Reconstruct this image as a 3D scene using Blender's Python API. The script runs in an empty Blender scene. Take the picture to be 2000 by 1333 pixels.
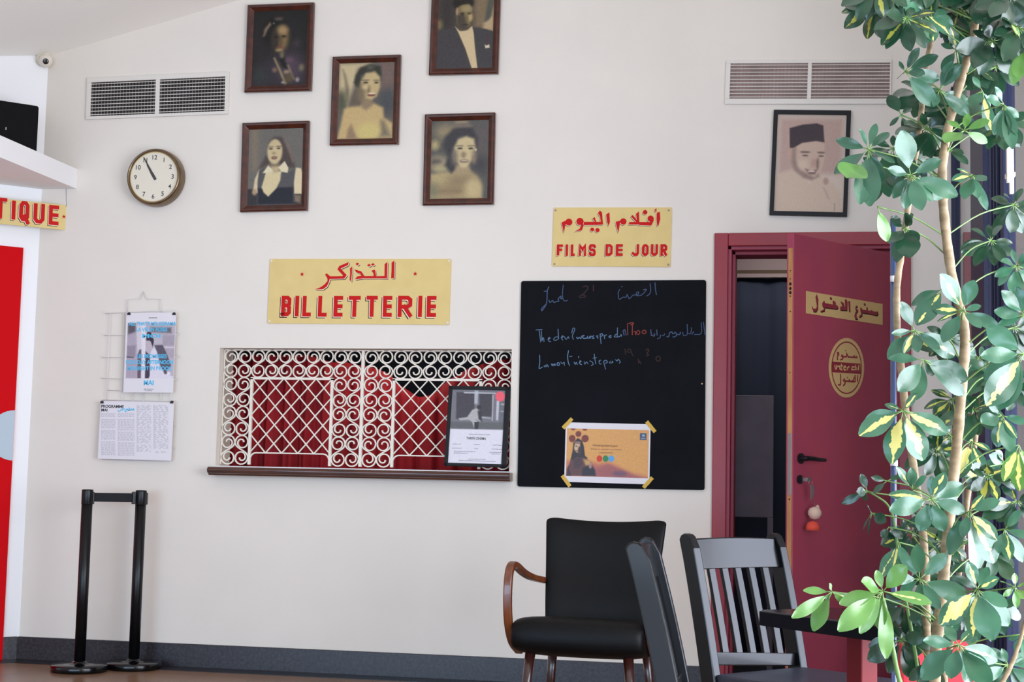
import bpy, bmesh, math, random
import numpy as np
from mathutils import Vector, Matrix, noise
R = math.radians
random.seed(7)
SC = bpy.context.scene
COL = SC.collection

# ------------------------------------------------------------------ camera, sky, lamps, exposure
CAM = Vector((0.0, -7.75, 1.0))
FPX = 3000.0
YAW, PITCH, ROLL = 0.19129029, 0.09250245, 0.02177468
_f = Vector((-math.sin(YAW) * math.cos(PITCH), math.cos(YAW) * math.cos(PITCH), math.sin(PITCH)))
_r0 = Vector((math.cos(YAW), math.sin(YAW), 0))
_u0 = _r0.cross(_f)
RT = _r0 * math.cos(ROLL) + _u0 * math.sin(ROLL)
UP = -_r0 * math.sin(ROLL) + _u0 * math.cos(ROLL)
cd = bpy.data.cameras.new('camera')
cd.sensor_width = 36.0
cd.lens = FPX / 2000.0 * 36.0
cd.clip_start = 0.05
cam = bpy.data.objects.new('camera', cd)
COL.objects.link(cam)
cam.matrix_world = Matrix(((RT.x, UP.x, -_f.x, CAM.x), (RT.y, UP.y, -_f.y, CAM.y), (RT.z, UP.z, -_f.z, CAM.z), (0, 0, 0, 1)))
SC.camera = cam
SC.view_settings.view_transform = 'Standard'
SC.view_settings.look = 'None'
SC.view_settings.gamma = 1.0
SC.view_settings.use_curve_mapping = False
SC.view_settings.exposure = 0.70

w = bpy.data.worlds.new('daylight')
SC.world = w
w.use_nodes = True
wn = w.node_tree.nodes
wl = w.node_tree.links
bg = wn['Background']
bg.inputs['Color'].default_value = (1.0, 0.955, 0.90, 1)
bg.inputs['Strength'].default_value = 0.36


def area(name, loc, target, sx, sy, power, color):
    d = bpy.data.lights.new(name, 'AREA')
    d.shape = 'RECTANGLE'
    d.size, d.size_y = sx, sy
    d.energy = power
    d.color = color
    o = bpy.data.objects.new(name, d)
    COL.objects.link(o)
    o.location = loc
    o.rotation_euler = (Vector(target) - Vector(loc)).to_track_quat('-Z', 'Y').to_euler()
    return o


area('window_daylight', (3.2, -6.8, 3.0), (-2.4, 0.0, 1.5), 2.4, 1.8, 30, (1.0, 0.95, 0.88))
area('left_blue_fill', (-3.9, -7.6, 0.9), (-3.4, 0.0, 0.7), 3.0, 1.6, 80, (0.46, 0.71, 1.0))  # added fill from the left, cools and brightens the lower wall
area('glazed_front_daylight', (2.0, -4.3, 1.15), (-2.6, -4.0, 0.95), 4.8, 2.1, 270, (0.80, 0.86, 1.0))
area('rear_window_daylight', (0.7, -12.4, 1.5), (0.2, 0.0, 1.2), 4.0, 2.4, 150, (0.58, 0.76, 1.0))


# ------------------------------------------------------------------ pixel rays (2000 x 1333 frame)
def ray(px, py):
    return RT * (px - 1000.0) - UP * (py - 666.5) + _f * FPX


def on_y(px, py, y=0.0):
    v = ray(px, py)
    return CAM + v * ((y - CAM.y) / v.y)


def on_z(px, py, z=0.0):
    v = ray(px, py)
    return CAM + v * ((z - CAM.z) / v.z)


def on_plane(px, py, o, n):
    v = ray(px, py)
    return CAM + v * ((o - CAM).dot(n) / v.dot(n))


def at_d(px, py, d):
    return CAM + ray(px, py) * (d / FPX)


# ------------------------------------------------------------------ materials
def lin(c):
    def f(v):
        v = v / 255.0
        return v / 12.92 if v <= 0.04045 else ((v + 0.055) / 1.055) ** 2.4
    return (f(c[0]), f(c[1]), f(c[2]), 1.0)


def mat(name, c, rough=0.6, metal=0.0, spec=0.5, var=None, vscale=6.0, vstretch=(1, 1, 1), bump=0.0, bscale=80.0, coat=0.0, alpha=None, emit=None):
    m = bpy.data.materials.new(name)
    m.use_nodes = True
    n, l = m.node_tree.nodes, m.node_tree.links
    b = n['Principled BSDF']
    b.inputs['Base Color'].default_value = lin(c)
    b.inputs['Roughness'].default_value = rough
    b.inputs['Metallic'].default_value = metal
    b.inputs['Specular IOR Level'].default_value = spec
    b.inputs['Coat Weight'].default_value = coat
    b.inputs['Coat Roughness'].default_value = 0.08
    if alpha is not None:
        b.inputs['Alpha'].default_value = alpha
    if var is not None or bump:
        tc = n.new('ShaderNodeTexCoord')
        mp = n.new('ShaderNodeMapping')
        mp.inputs['Scale'].default_value = vstretch
        l.new(tc.outputs['Object'], mp.inputs['Vector'])
    if var is not None:
        nz = n.new('ShaderNodeTexNoise')
        nz.inputs['Scale'].default_value = vscale
        nz.inputs['Detail'].default_value = 5
        l.new(mp.outputs[0], nz.inputs['Vector'])
        rp = n.new('ShaderNodeValToRGB')
        rp.color_ramp.elements[0].position = 0.32
        rp.color_ramp.elements[1].position = 0.68
        rp.color_ramp.elements[0].color = lin(c)
        rp.color_ramp.elements[1].color = lin(var)
        l.new(nz.outputs[0], rp.inputs[0])
        l.new(rp.outputs[0], b.inputs['Base Color'])
    if bump:
        nb = n.new('ShaderNodeTexNoise')
        nb.inputs['Scale'].default_value = bscale
        nb.inputs['Detail'].default_value = 3
        l.new(mp.outputs[0], nb.inputs['Vector'])
        bn = n.new('ShaderNodeBump')
        bn.inputs['Strength'].default_value = bump
        bn.inputs['Distance'].default_value = 0.004
        l.new(nb.outputs[0], bn.inputs['Height'])
        l.new(bn.outputs[0], b.inputs['Normal'])
    return m


M = {}
M['wall'] = mat('painted_plaster', (230, 220, 208), 0.75, spec=0.25, var=(226, 217, 205), vscale=2.5, bump=0.08, bscale=60)
M['wallw'] = mat('white_plaster', (242, 240, 238), 0.7, spec=0.25, bump=0.06, bscale=60)
M['ceil'] = mat('ceiling_paint', (250, 244, 235), 0.8)
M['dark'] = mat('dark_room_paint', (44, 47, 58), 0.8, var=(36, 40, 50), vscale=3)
M['base'] = mat('dark_terrazzo', (26, 24, 29), 0.35, var=(56, 50, 56), vscale=70, bump=0.05, bscale=120)
M['border'] = mat('dark_floor_border', (22, 19, 24), 0.3, var=(30, 26, 30), vscale=30)
M['red'] = mat('red_gloss_paint', (150, 26, 40), 0.35, var=(140, 24, 42), vscale=5)
M['reddoor'] = mat('dark_red_door_paint', (164, 64, 80), 0.45, spec=0.35, var=(154, 60, 82), vscale=4)
M['redbright'] = mat('bright_red_paint', (204, 8, 18), 0.6, spec=0.06)
M['rawwood'] = mat('bare_wood_edge', (190, 140, 84), 0.6, var=(168, 112, 66), vscale=4, vstretch=(8, 8, 1))
M['frame'] = mat('mahogany', (82, 33, 18), 0.3, var=(52, 20, 11), vscale=9, vstretch=(3, 3, 3), coat=0.4)
M['sill'] = mat('varnished_walnut', (88, 44, 28), 0.3, var=(58, 28, 18), vscale=6, vstretch=(1, 8, 8), coat=0.4)
M['black'] = mat('black_frame_paint', (9, 9, 12), 0.5, spec=0.3)
M['blackgloss'] = mat('black_lacquered_wood', (8, 8, 10), 0.28, spec=0.3, coat=0.12, var=(9, 8, 10), vscale=12)
M['stanch'] = mat('black_powder_coat', (7, 7, 9), 0.35, spec=0.35)
M['stanchbase'] = mat('black_polished_cover', (6, 6, 8), 0.2, spec=0.35, coat=0.15)
M['belt'] = mat('black_webbing', (20, 20, 23), 0.85)
M['vinyl'] = mat('black_vinyl', (5, 5, 6), 0.5, spec=0.2, bump=0.12, bscale=40)
M['speaker'] = mat('black_speaker_grille', (7, 6, 9), 0.8, spec=0.2, bump=0.2, bscale=400)
M['armwood'] = mat('bent_beech', (120, 62, 28), 0.3, var=(88, 42, 20), vscale=5, vstretch=(6, 6, 1), coat=0.4)
M['legwood'] = mat('dark_stained_leg', (54, 24, 18), 0.3, coat=0.4)
M['white'] = mat('white_enamel', (230, 220, 204), 0.45)
M['vent'] = mat('vent_enamel', (222, 214, 204), 0.5)
M['ventblade'] = mat('vent_blade_grey', (128, 118, 110), 0.6)
M['ventdark'] = mat('vent_shade_dark', (38, 36, 36), 0.9)  # shade inside the duct, put into a flat dark colour
M['ventpink'] = mat('vent_lit_pink', (168, 140, 132), 0.8, var=(140, 116, 110), vscale=10)  # lit duct interior, put into a pale pink colour
M['wire'] = mat('white_coated_wire', (226, 222, 222), 0.45)
M['paper'] = mat('white_paper', (226, 220, 222), 0.75)
M['clip'] = mat('black_clip', (20, 20, 22), 0.4)
M['cream'] = mat('cream_sign_paint', (224, 198, 134), 0.8, spec=0.15, var=(218, 192, 128), vscale=12)
M['creamlight'] = mat('pale_lettering_edge', (245, 222, 196), 0.8, spec=0.15)
M['creamd'] = mat('pale_yellow_sticker', (204, 170, 112), 0.55)
M['signred'] = mat('sign_red_paint', (196, 24, 22), 0.7, spec=0.2)
M['signdark'] = mat('sign_shadow_paint', (40, 30, 20), 0.8, spec=0.15)
M['signmaroon'] = mat('maroon_lettering', (136, 30, 46), 0.5)
M['board'] = mat('chalkboard', (8, 9, 13), 0.65, spec=0.1, var=(15, 16, 22), vscale=4)
M['chalkblue'] = mat('blue_chalk', (92, 120, 150), 0.9)
M['chalkfaint'] = mat('faint_blue_chalk', (66, 84, 116), 0.9)
M['chalkred'] = mat('orange_chalk', (130, 52, 44), 0.9)
M['chalkbrown'] = mat('rubbed_brown_chalk', (56, 34, 32), 0.9)
M['tape'] = mat('yellow_tape', (222, 178, 60), 0.5, alpha=0.85)
M['ink'] = mat('black_ink', (40, 38, 42), 0.7)
M['inkgrey'] = mat('grey_ink', (176, 172, 182), 0.7)
M['inkblue'] = mat('cyan_ink', (84, 186, 226), 0.7)
M['pinkdot'] = mat('pink_sticker', (232, 96, 108), 0.6)
M['brass'] = mat('aged_bronze', (132, 112, 88), 0.28, metal=0.9, var=(112, 94, 74), vscale=20)
M['dial'] = mat('clock_dial', (226, 216, 196), 0.5)
M['dialink'] = mat('clock_ink', (60, 58, 58), 0.5)
M['dialrim'] = mat('dial_gilt_ring', (206, 180, 128), 0.35)
M['steel'] = mat('worn_steel', (150, 140, 140), 0.35, metal=0.8)
M['handle'] = mat('black_iron', (24, 22, 26), 0.4, metal=0.3)
M['navy'] = mat('navy_steel_paint', (20, 28, 60), 0.45, spec=0.35)
M['glass'] = None
M['curtain'] = mat('red_velvet', (168, 14, 26), 0.8, var=(140, 10, 22), vscale=5)
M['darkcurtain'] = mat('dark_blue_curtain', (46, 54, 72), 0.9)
M['greypanel'] = mat('grey_panel', (128, 122, 134), 0.7, var=(114, 110, 122), vscale=5)
M['palepanel'] = mat('pale_panel', (150, 134, 134), 0.8)
M['tan'] = mat('brown_cardboard', (84, 68, 52), 0.8)
M['lens'] = mat('camera_lens', (10, 10, 14), 0.1, coat=1.0)
M['table'] = mat('dark_lacquer_table', (12, 10, 14), 0.2, spec=0.35, coat=0.1)
M['tableedge'] = mat('matt_black_table_edge', (16, 15, 20), 0.85, spec=0.1)
M['greyplate'] = mat('grey_metal_plate', (176, 188, 196), 0.5)
M['seatpaint'] = mat('matt_black_seat', (40, 42, 54), 0.42)  # paler, rougher black than the other chair parts
M['tableleg'] = mat('red_brown_lacquer', (104, 26, 30), 0.5, spec=0.15)
M['redseat'] = mat('red_upholstery', (206, 44, 56), 0.5)
M['pot'] = mat('dark_planter', (48, 44, 46), 0.6)
M['soil'] = mat('potting_soil', (44, 32, 24), 0.95)
M['bark'] = mat('pale_bark', (168, 144, 112), 0.7, var=(118, 100, 72), vscale=18, vstretch=(1, 1, 3), bump=0.3, bscale=40)
M['greenstem'] = mat('green_stem', (96, 128, 66), 0.5)
M['stake'] = mat('blue_support_stake', (50, 66, 104), 0.3, coat=0.3)
M['keyfob'] = mat('cream_plush', (204, 172, 152), 0.9)
M['fobred'] = mat('orange_felt', (206, 70, 50), 0.9)

g = bpy.data.materials.new('clear_glass')
g.use_nodes = True
gn, gl = g.node_tree.nodes, g.node_tree.links
gn.remove(gn['Principled BSDF'])
tr = gn.new('ShaderNodeBsdfTransparent')
tr.inputs[0].default_value = (0.93, 0.94, 0.96, 1)
gs = gn.new('ShaderNodeBsdfGlossy')
gs.inputs['Roughness'].default_value = 0.03
mx = gn.new('ShaderNodeMixShader')
mx.inputs[0].default_value = 0.08
gl.new(tr.outputs[0], mx.inputs[1])
gl.new(gs.outputs[0], mx.inputs[2])
gl.new(mx.outputs[0], gn['Material Output'].inputs['Surface'])
M['glass'] = g

# tan tiled floor
fl = bpy.data.materials.new('tan_floor_tiles')
fl.use_nodes = True
n, l = fl.node_tree.nodes, fl.node_tree.links
b = n['Principled BSDF']
b.inputs['Roughness'].default_value = 0.28
tc = n.new('ShaderNodeTexCoord')
bk = n.new('ShaderNodeTexBrick')
bk.offset = 0.0
bk.inputs['Scale'].default_value = 1.0
bk.inputs['Brick Width'].default_value = 0.3
bk.inputs['Row Height'].default_value = 0.3
bk.inputs['Mortar Size'].default_value = 0.004
bk.inputs['Color1'].default_value = lin((138, 104, 78))
bk.inputs['Color2'].default_value = lin((126, 94, 70))
bk.inputs['Mortar'].default_value = lin((110, 84, 64))
l.new(tc.outputs['Object'], bk.inputs['Vector'])
l.new(bk.outputs['Color'], b.inputs['Base Color'])
M['floor'] = fl

# printed pictures: colour stored per vertex
pm = bpy.data.materials.new('photo_print')
pm.use_nodes = True
n, l = pm.node_tree.nodes, pm.node_tree.links
a = n.new('ShaderNodeAttribute')
a.attribute_name = 'print'
l.new(a.outputs['Color'], n['Principled BSDF'].inputs['Base Color'])
n['Principled BSDF'].inputs['Roughness'].default_value = 0.35
n['Principled BSDF'].inputs['Specular IOR Level'].default_value = 0.35
M['print'] = pm


def leaf_mat(name, c1, c2, yel):
    m = bpy.data.materials.new(name)
    m.use_nodes = True
    n, l = m.node_tree.nodes, m.node_tree.links
    b = n['Principled BSDF']
    b.inputs['Roughness'].default_value = 0.33
    b.inputs['Coat Weight'].default_value = 0.6
    b.inputs['Coat Roughness'].default_value = 0.25
    uv = n.new('ShaderNodeUVMap')
    uv.uv_map = 'leaf'
    sep = n.new('ShaderNodeSeparateXYZ')
    l.new(uv.outputs[0], sep.inputs[0])
    ob = n.new('ShaderNodeTexCoord')
    nz = n.new('ShaderNodeTexNoise')
    nz.inputs['Scale'].default_value = 9
    l.new(ob.outputs['Object'], nz.inputs['Vector'])
    rp = n.new('ShaderNodeValToRGB')
    rp.color_ramp.elements[0].position = 0.35
    rp.color_ramp.elements[1].position = 0.65
    rp.color_ramp.elements[0].color = lin(c1)
    rp.color_ramp.elements[1].color = lin(c2)
    l.new(nz.outputs[0], rp.inputs[0])
    # yellow flame along the midrib: |v| + jag < var attribute
    nj = n.new('ShaderNodeTexNoise')
    nj.inputs['Scale'].default_value = 62
    l.new(ob.outputs['Object'], nj.inputs['Vector'])
    va = n.new('ShaderNodeAttribute')
    va.attribute_name = 'var'
    s1 = n.new('ShaderNodeMath')
    s1.operation = 'SUBTRACT'
    l.new(va.outputs['Fac'], s1.inputs[0])
    ab = n.new('ShaderNodeMath')
    ab.operation = 'ABSOLUTE'
    l.new(sep.outputs[1], ab.inputs[0])
    l.new(ab.outputs[0], s1.inputs[1])
    s2 = n.new('ShaderNodeMath')
    s2.operation = 'MULTIPLY_ADD'
    l.new(nj.outputs[0], s2.inputs[0])
    s2.inputs[1].default_value = 1.1
    l.new(s1.outputs[0], s2.inputs[2])
    s3 = n.new('ShaderNodeMath')
    s3.operation = 'GREATER_THAN'
    l.new(s2.outputs[0], s3.inputs[0])
    s3.inputs[1].default_value = 0.62
    mxx = n.new('ShaderNodeMix')
    mxx.data_type = 'RGBA'
    l.new(s3.outputs[0], mxx.inputs['Factor'])
    l.new(rp.outputs[0], mxx.inputs['A'])
    mxx.inputs['B'].default_value = lin(yel)
    l.new(mxx.outputs['Result'], b.inputs['Base Color'])
    out = n['Material Output']
    tl = n.new('ShaderNodeBsdfTranslucent')
    l.new(mxx.outputs['Result'], tl.inputs['Color'])
    ms = n.new('ShaderNodeMixShader')
    ms.inputs[0].default_value = 0.22
    l.new(b.outputs[0], ms.inputs[1])
    l.new(tl.outputs[0], ms.inputs[2])
    l.new(ms.outputs[0], out.inputs['Surface'])
    return m


M['leaf'] = leaf_mat('schefflera_leaf', (46, 88, 66), (64, 114, 84), (226, 216, 128))
M['leafyoung'] = leaf_mat('young_leaf', (84, 132, 62), (104, 150, 76), (226, 222, 130))
M['leafdark'] = leaf_mat('deep_shaded_leaf', (24, 56, 38), (36, 74, 50), (170, 170, 70))  # dark leaf green that also carries the shade of the backlit crown


# ------------------------------------------------------------------ mesh building
class MB:
    def __init__(s):
        s.v, s.f = [], []

    def add(s, vs, fs):
        o = len(s.v)
        s.v += [tuple(x) for x in vs]
        s.f += [tuple(i + o for i in f) for f in fs]
        return s

    def box(s, x0, x1, y0, y1, z0, z1):
        return s.add([(x0, y0, z0), (x1, y0, z0), (x1, y1, z0), (x0, y1, z0), (x0, y0, z1), (x1, y0, z1), (x1, y1, z1), (x0, y1, z1)],
                     [(0, 3, 2, 1), (4, 5, 6, 7), (0, 1, 5, 4), (1, 2, 6, 5), (2, 3, 7, 6), (3, 0, 4, 7)])

    def bar(s, p, q, wx, wy, up=(0, 0, 1)):
        p, q = Vector(p), Vector(q)
        t = (q - p).normalized()
        a_ = Vector(up).cross(t)
        if a_.length < 1e-4:
            a_ = Vector((1, 0, 0)).cross(t)
        a_.normalize()
        c_ = t.cross(a_)
        vs = []
        for e in (p, q):
            for i, j in ((-1, -1), (1, -1), (1, 1), (-1, 1)):
                vs.append(e + a_ * (i * wx / 2) + c_ * (j * wy / 2))
        return s.add(vs, [(3, 2, 1, 0), (4, 5, 6, 7), (0, 1, 5, 4), (1, 2, 6, 5), (2, 3, 7, 6), (3, 0, 4, 7)])

    def tube(s, pts, rad, n=8, cap=True):
        pts = [Vector(p) for p in pts]
        if not hasattr(rad, '__len__'):
            rad = [rad] * len(pts)
        t0 = (pts[1] - pts[0]).normalized()
        a_ = t0.orthogonal().normalized()
        vs, fs = [], []
        for i, p in enumerate(pts):
            t = (pts[min(i + 1, len(pts) - 1)] - pts[max(i - 1, 0)]).normalized()
            a_ = (a_ - t * a_.dot(t)).normalized()
            b_ = t.cross(a_)
            for k in range(n):
                an = 2 * math.pi * k / n
                vs.append(p + (a_ * math.cos(an) + b_ * math.sin(an)) * rad[i])
        for i in range(len(pts) - 1):
            for k in range(n):
                k2 = (k + 1) % n
                fs.append((i * n + k, i * n + k2, (i + 1) * n + k2, (i + 1) * n + k))
        if cap:
            fs.append(tuple(range(n - 1, -1, -1)))
            fs.append(tuple((len(pts) - 1) * n + k for k in range(n)))
        return s.add(vs, fs)

    def lathe(s, prof, n=32, axis='Z', c=(0, 0, 0)):
        vs, fs = [], []
        for r_, h in prof:
            for k in range(n):
                an = 2 * math.pi * k / n
                x, y = r_ * math.cos(an), r_ * math.sin(an)
                p = (x, y, h) if axis == 'Z' else (x, h, y)
                vs.append((p[0] + c[0], p[1] + c[1], p[2] + c[2]))
        for i in range(len(prof) - 1):
            for k in range(n):
                k2 = (k + 1) % n
                fs.append((i * n + k, i * n + k2, (i + 1) * n + k2, (i + 1) * n + k))
        fs.append(tuple(range(n - 1, -1, -1)))
        fs.append(tuple((len(prof) - 1) * n + k for k in range(n)))
        return s.add(vs, fs)

    def prism(s, poly, y0, y1):
        """polygon in local x,z extruded from y0 to y1 (y0 = front)."""
        n = len(poly)
        vs = [(p[0], y0, p[1]) for p in poly] + [(p[0], y1, p[1]) for p in poly]
        fs = [tuple(range(n)), tuple(range(2 * n - 1, n - 1, -1))]
        for i in range(n):
            j = (i + 1) % n
            fs.append((i, i + n, j + n, j))
        return s.add(vs, fs)

    def stroke(s, pts, wd, y0, y1, closed=False):
        """flat ribbon of width wd along 2-D points, mitred."""
        P = [Vector((p[0], p[1])) for p in pts]
        n = len(P)
        L, Rr = [], []
        for i in range(n):
            a_ = P[i - 1] if (i > 0 or closed) else None
            b_ = P[(i + 1) % n] if (i < n - 1 or closed) else None
            d1 = (P[i] - a_).normalized() if a_ is not None and (P[i] - a_).length > 1e-9 else None
            d2 = (b_ - P[i]).normalized() if b_ is not None and (b_ - P[i]).length > 1e-9 else None
            if d1 is None:
                d1 = d2
            if d2 is None:
                d2 = d1
            if d1 is None:
                d1 = d2 = Vector((1, 0))
            n1 = Vector((-d1.y, d1.x))
            n2 = Vector((-d2.y, d2.x))
            m = n1 + n2
            if m.length < 0.3:
                m = n1
            m.normalize()
            k = min(1.0 / max(m.dot(n1), 0.35), 2.0)
            L.append(P[i] + m * (wd / 2 * k))
            Rr.append(P[i] - m * (wd / 2 * k))
        for i in range(n if closed else n - 1):
            j = (i + 1) % n
            s.jit = (getattr(s, 'jit', 0) + 1) % 9
            s.prism([Rr[i], Rr[j], L[j], L[i]], y0 - s.jit * 0.00003, y1)
        return s

    def build(s, name, m, parent=None, smooth=False, bevel=0.0, seg=2, subsurf=0):
        me = bpy.data.meshes.new(name)
        me.from_pydata(s.v, [], s.f)
        me.update()
        bm = bmesh.new()
        bm.from_mesh(me)
        bmesh.ops.recalc_face_normals(bm, faces=bm.faces)
        bm.to_mesh(me)
        bm.free()
        o = bpy.data.objects.new(name, me)
        COL.objects.link(o)
        if m is not None:
            me.materials.append(m)
        if smooth:
            me.shade_smooth()
        if bevel:
            bv = o.modifiers.new('edge', 'BEVEL')
            bv.width = bevel
            bv.segments = seg
            bv.limit_method = 'ANGLE'
            bv.angle_limit = R(40)
            if smooth:
                me.shade_smooth()
        if subsurf:
            sb = o.modifiers.new('smooth', 'SUBSURF')
            sb.levels = sb.render_levels = subsurf
        if parent is not None:
            o.parent = parent
        return o


def autosmooth(o, ang=35):
    me = o.data
    me.shade_smooth()
    try:
        me.set_sharp_from_angle(angle=R(ang))
    except Exception:
        pass
    return o


def tag(o, label, cat, group=None, kind=None):
    o['label'] = label
    o['category'] = cat
    if group:
        o['group'] = group
    if kind:
        o['kind'] = kind
    return o


def structure(o):
    o['kind'] = 'structure'
    return o


def empty(name, mw):
    o = bpy.data.objects.new(name, None)
    o.empty_display_size = 0.05
    COL.objects.link(o)
    o.matrix_world = mw if isinstance(mw, Matrix) else Matrix.Translation(mw)
    return o


def copy_tree(o, parent=None):
    c = o.copy()
    COL.objects.link(c)
    if parent is not None:
        c.parent = parent
    for ch in list(o.children):
        copy_tree(ch, c)
    return c


class Plate:
    """A flat-backed thing on a plane, fitted to four pixel corners TL, TR, BR, BL. Local x = along, z = up, -y = out of the plane."""

    def __init__(s, name, tl, tr_, br, bl, o=Vector((0, 0, 0)), u=Vector((1, 0, 0)), v=Vector((0, 0, 1)), off=0.0):
        nrm = u.cross(v)  # out of the wall, towards the room
        s.o, s.n = o + nrm * off, nrm
        P = [on_plane(p[0], p[1], s.o, nrm) for p in (tl, tr_, br, bl)]
        c = (P[0] + P[1] + P[2] + P[3]) / 4
        hx = ((P[1] - P[0]) + (P[2] - P[3])) / 2
        vz = ((P[0] - P[3]) + (P[1] - P[2])) / 2
        s.w, s.h = hx.length, vz.length
        ax = hx.normalized()
        ay = nrm.cross(ax) * -1
        az = -nrm.cross(ax) * -1
        az = nrm.cross(ax)
        if az.dot(v) < 0:
            az = -az
        s.ax, s.az, s.c = ax, az, c
        yy = -nrm
        s.mw = Matrix(((ax.x, yy.x, az.x, c.x), (ax.y, yy.y, az.y, c.y), (ax.z, yy.z, az.z, c.z), (0, 0, 0, 1)))
        s.root = empty(name, s.mw) if name else None

    def loc(s, px, py, out=0.0):
        p = on_plane(px, py, s.o + s.n * out, s.n) - s.c
        return (p.dot(s.ax), p.dot(s.az))


def rect(w_, h_, cx=0, cz=0):
    return [(cx - w_ / 2, cz - h_ / 2), (cx + w_ / 2, cz - h_ / 2), (cx + w_ / 2, cz + h_ / 2), (cx - w_ / 2, cz + h_ / 2)]


def rrect(w_, h_, r_, cx=0, cz=0, n=5):
    out = []
    for sx, sz, a0 in ((1, -1, -90), (1, 1, 0), (-1, 1, 90), (-1, -1, 180)):
        for k in range(n + 1):
            an = R(a0 + 90 * k / n)
            out.append((cx + sx * (w_ / 2 - r_) + r_ * math.cos(an), cz + sz * (h_ / 2 - r_) + r_ * math.sin(an)))
    return out


def circ(cx, cz, r_, n=24, rz=None):
    rz = r_ if rz is None else rz
    return [(cx + r_ * math.cos(2 * math.pi * k / n), cz + rz * math.sin(2 * math.pi * k / n)) for k in range(n)]


def ztr(x0, y0, s):
    """coordinates measured in an enlarged crop -> full-frame pixels"""
    return lambda p: (x0 + p[0] / s, y0 + p[1] / s)


def text_mesh(mb, txt, x, z, h, y0, width=None, align='LEFT', slant=0.0, bold=0.0):
    """built-in font outline laid flat at local y0; h = capital height, optional total width."""
    cu = bpy.data.curves.new('t', 'FONT')
    cu.body = txt
    cu.offset = bold
    ob = bpy.data.objects.new('t', cu)
    me = ob.to_mesh()
    vs = [v.co.copy() for v in me.vertices]
    fs = [tuple(p.vertices) for p in me.polygons]
    ob.to_mesh_clear()
    bpy.data.objects.remove(ob)
    bpy.data.curves.remove(cu)
    if not vs:
        return
    k = h / 0.69
    x0 = min(v.x for v in vs)
    x1 = max(v.x for v in vs)
    kx = k if width is None else width / (x1 - x0)
    sh = 0 if align == 'LEFT' else (x1 - x0) * kx * (0.5 if align == 'CENTER' else 1.0)
    mb.add([(x + (v.x - x0) * kx - sh + v.y * k * slant, y0, z + v.y * k) for v in vs], fs)


# ------------------------------------------------------------------ picture printing (soft shapes -> vertex colours)
def sd_poly(pts, X, Y):
    P = np.array(pts, float)
    d = np.full(X.shape, 1e18)
    sgn = np.ones(X.shape)
    n_ = len(P)
    j = n_ - 1
    for i in range(n_):
        ex, ey = P[j] - P[i]
        wx, wy = X - P[i, 0], Y - P[i, 1]
        t = np.clip((wx * ex + wy * ey) / (ex * ex + ey * ey + 1e-12), 0, 1)
        d = np.minimum(d, (wx - ex * t) ** 2 + (wy - ey * t) ** 2)
        c1 = Y >= P[i, 1]
        c2 = Y < P[j, 1]
        c3 = ex * wy > ey * wx
        allc = c1 & c2 & c3
        non = (~c1) & (~c2) & (~c3)
        sgn = np.where(allc | non, -sgn, sgn)
        j = i
    return sgn * np.sqrt(d)


def print_mesh(name, parent, wd, ht, y, TL, TR, BL, shapes, base, nx=70, ny=90, grain=6, cx=0, cz=0, m=None, seed=1, softk=1.0):
    """grid wd x ht at local y; shapes in crop coordinates whose paper corners are TL, TR, BL."""
    U, V = np.meshgrid(np.linspace(0, 1, nx), np.linspace(0, 1, ny))
    X = TL[0] + (TR[0] - TL[0]) * U + (BL[0] - TL[0]) * V
    Y = TL[1] + (TR[1] - TL[1]) * U + (BL[1] - TL[1]) * V
    img = np.zeros((ny, nx, 3)) + np.array(base, float)
    for s in shapes:
        if s[0] == 'e':
            _, ex, ey, rx, ry, soft, c = s
            q = np.sqrt(((X - ex) / rx) ** 2 + ((Y - ey) / ry) ** 2)
            d = q * (q - 1) / np.maximum(np.sqrt(((X - ex) / rx ** 2) ** 2 + ((Y - ey) / ry ** 2) ** 2), 1e-9)
            d = np.where(q < 0.05, -min(rx, ry), d)
        else:
            _, pts, soft, c = s
            d = sd_poly(pts, X, Y)
        al = np.clip(0.5 - d / (2 * max(soft * softk, 1e-3)), 0, 1)
        al = (al * al * (3 - 2 * al))[..., None]
        img = img * (1 - al) + np.array(c, float) * al
    rng = np.random.RandomState(seed)
    img = img + rng.normal(0, grain, img.shape[:2])[..., None]
    img = np.clip(img, 0, 255) / 255.0
    ln = np.where(img <= 0.04045, img / 12.92, ((img + 0.055) / 1.055) ** 2.4)
    vs = [(cx + (U[j, i] - 0.5) * wd, y, cz + (0.5 - V[j, i]) * ht) for j in range(ny) for i in range(nx)]
    fs = [(j * nx + i, (j + 1) * nx + i, (j + 1) * nx + i + 1, j * nx + i + 1) for j in range(ny - 1) for i in range(nx - 1)]
    me = bpy.data.meshes.new(name)
    me.from_pydata(vs, [], fs)
    at = me.attributes.new('print', 'FLOAT_COLOR', 'POINT')
    at.data.foreach_set('color', np.concatenate([ln.reshape(-1, 3), np.ones((nx * ny, 1))], 1).astype(np.float32).ravel())
    me.materials.append(m or M['print'])
    o = bpy.data.objects.new(name, me)
    COL.objects.link(o)
    o.parent = parent
    return o


# ------------------------------------------------------------------ the room
CX = on_y(50, 1000).x                      # corner between the back wall and the slanting wall
AL = R(43.8)
LU = Vector((math.cos(AL), math.sin(AL), 0))   # along the slanting wall, towards the corner
LN = LU.cross(Vector((0, 0, 1)))
LO = Vector((CX, 0, 0))
H = 4.0
WT = 0.2
tw0, tw1 = on_y(425, 800).x, on_y(997, 800).x
twz1, twz0 = on_y(700, 681).z, on_y(700, 918).z
dx0, dx1 = on_y(1419, 700).x, on_y(1757, 700).x
dz1 = on_y(1450, 480).z

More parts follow.
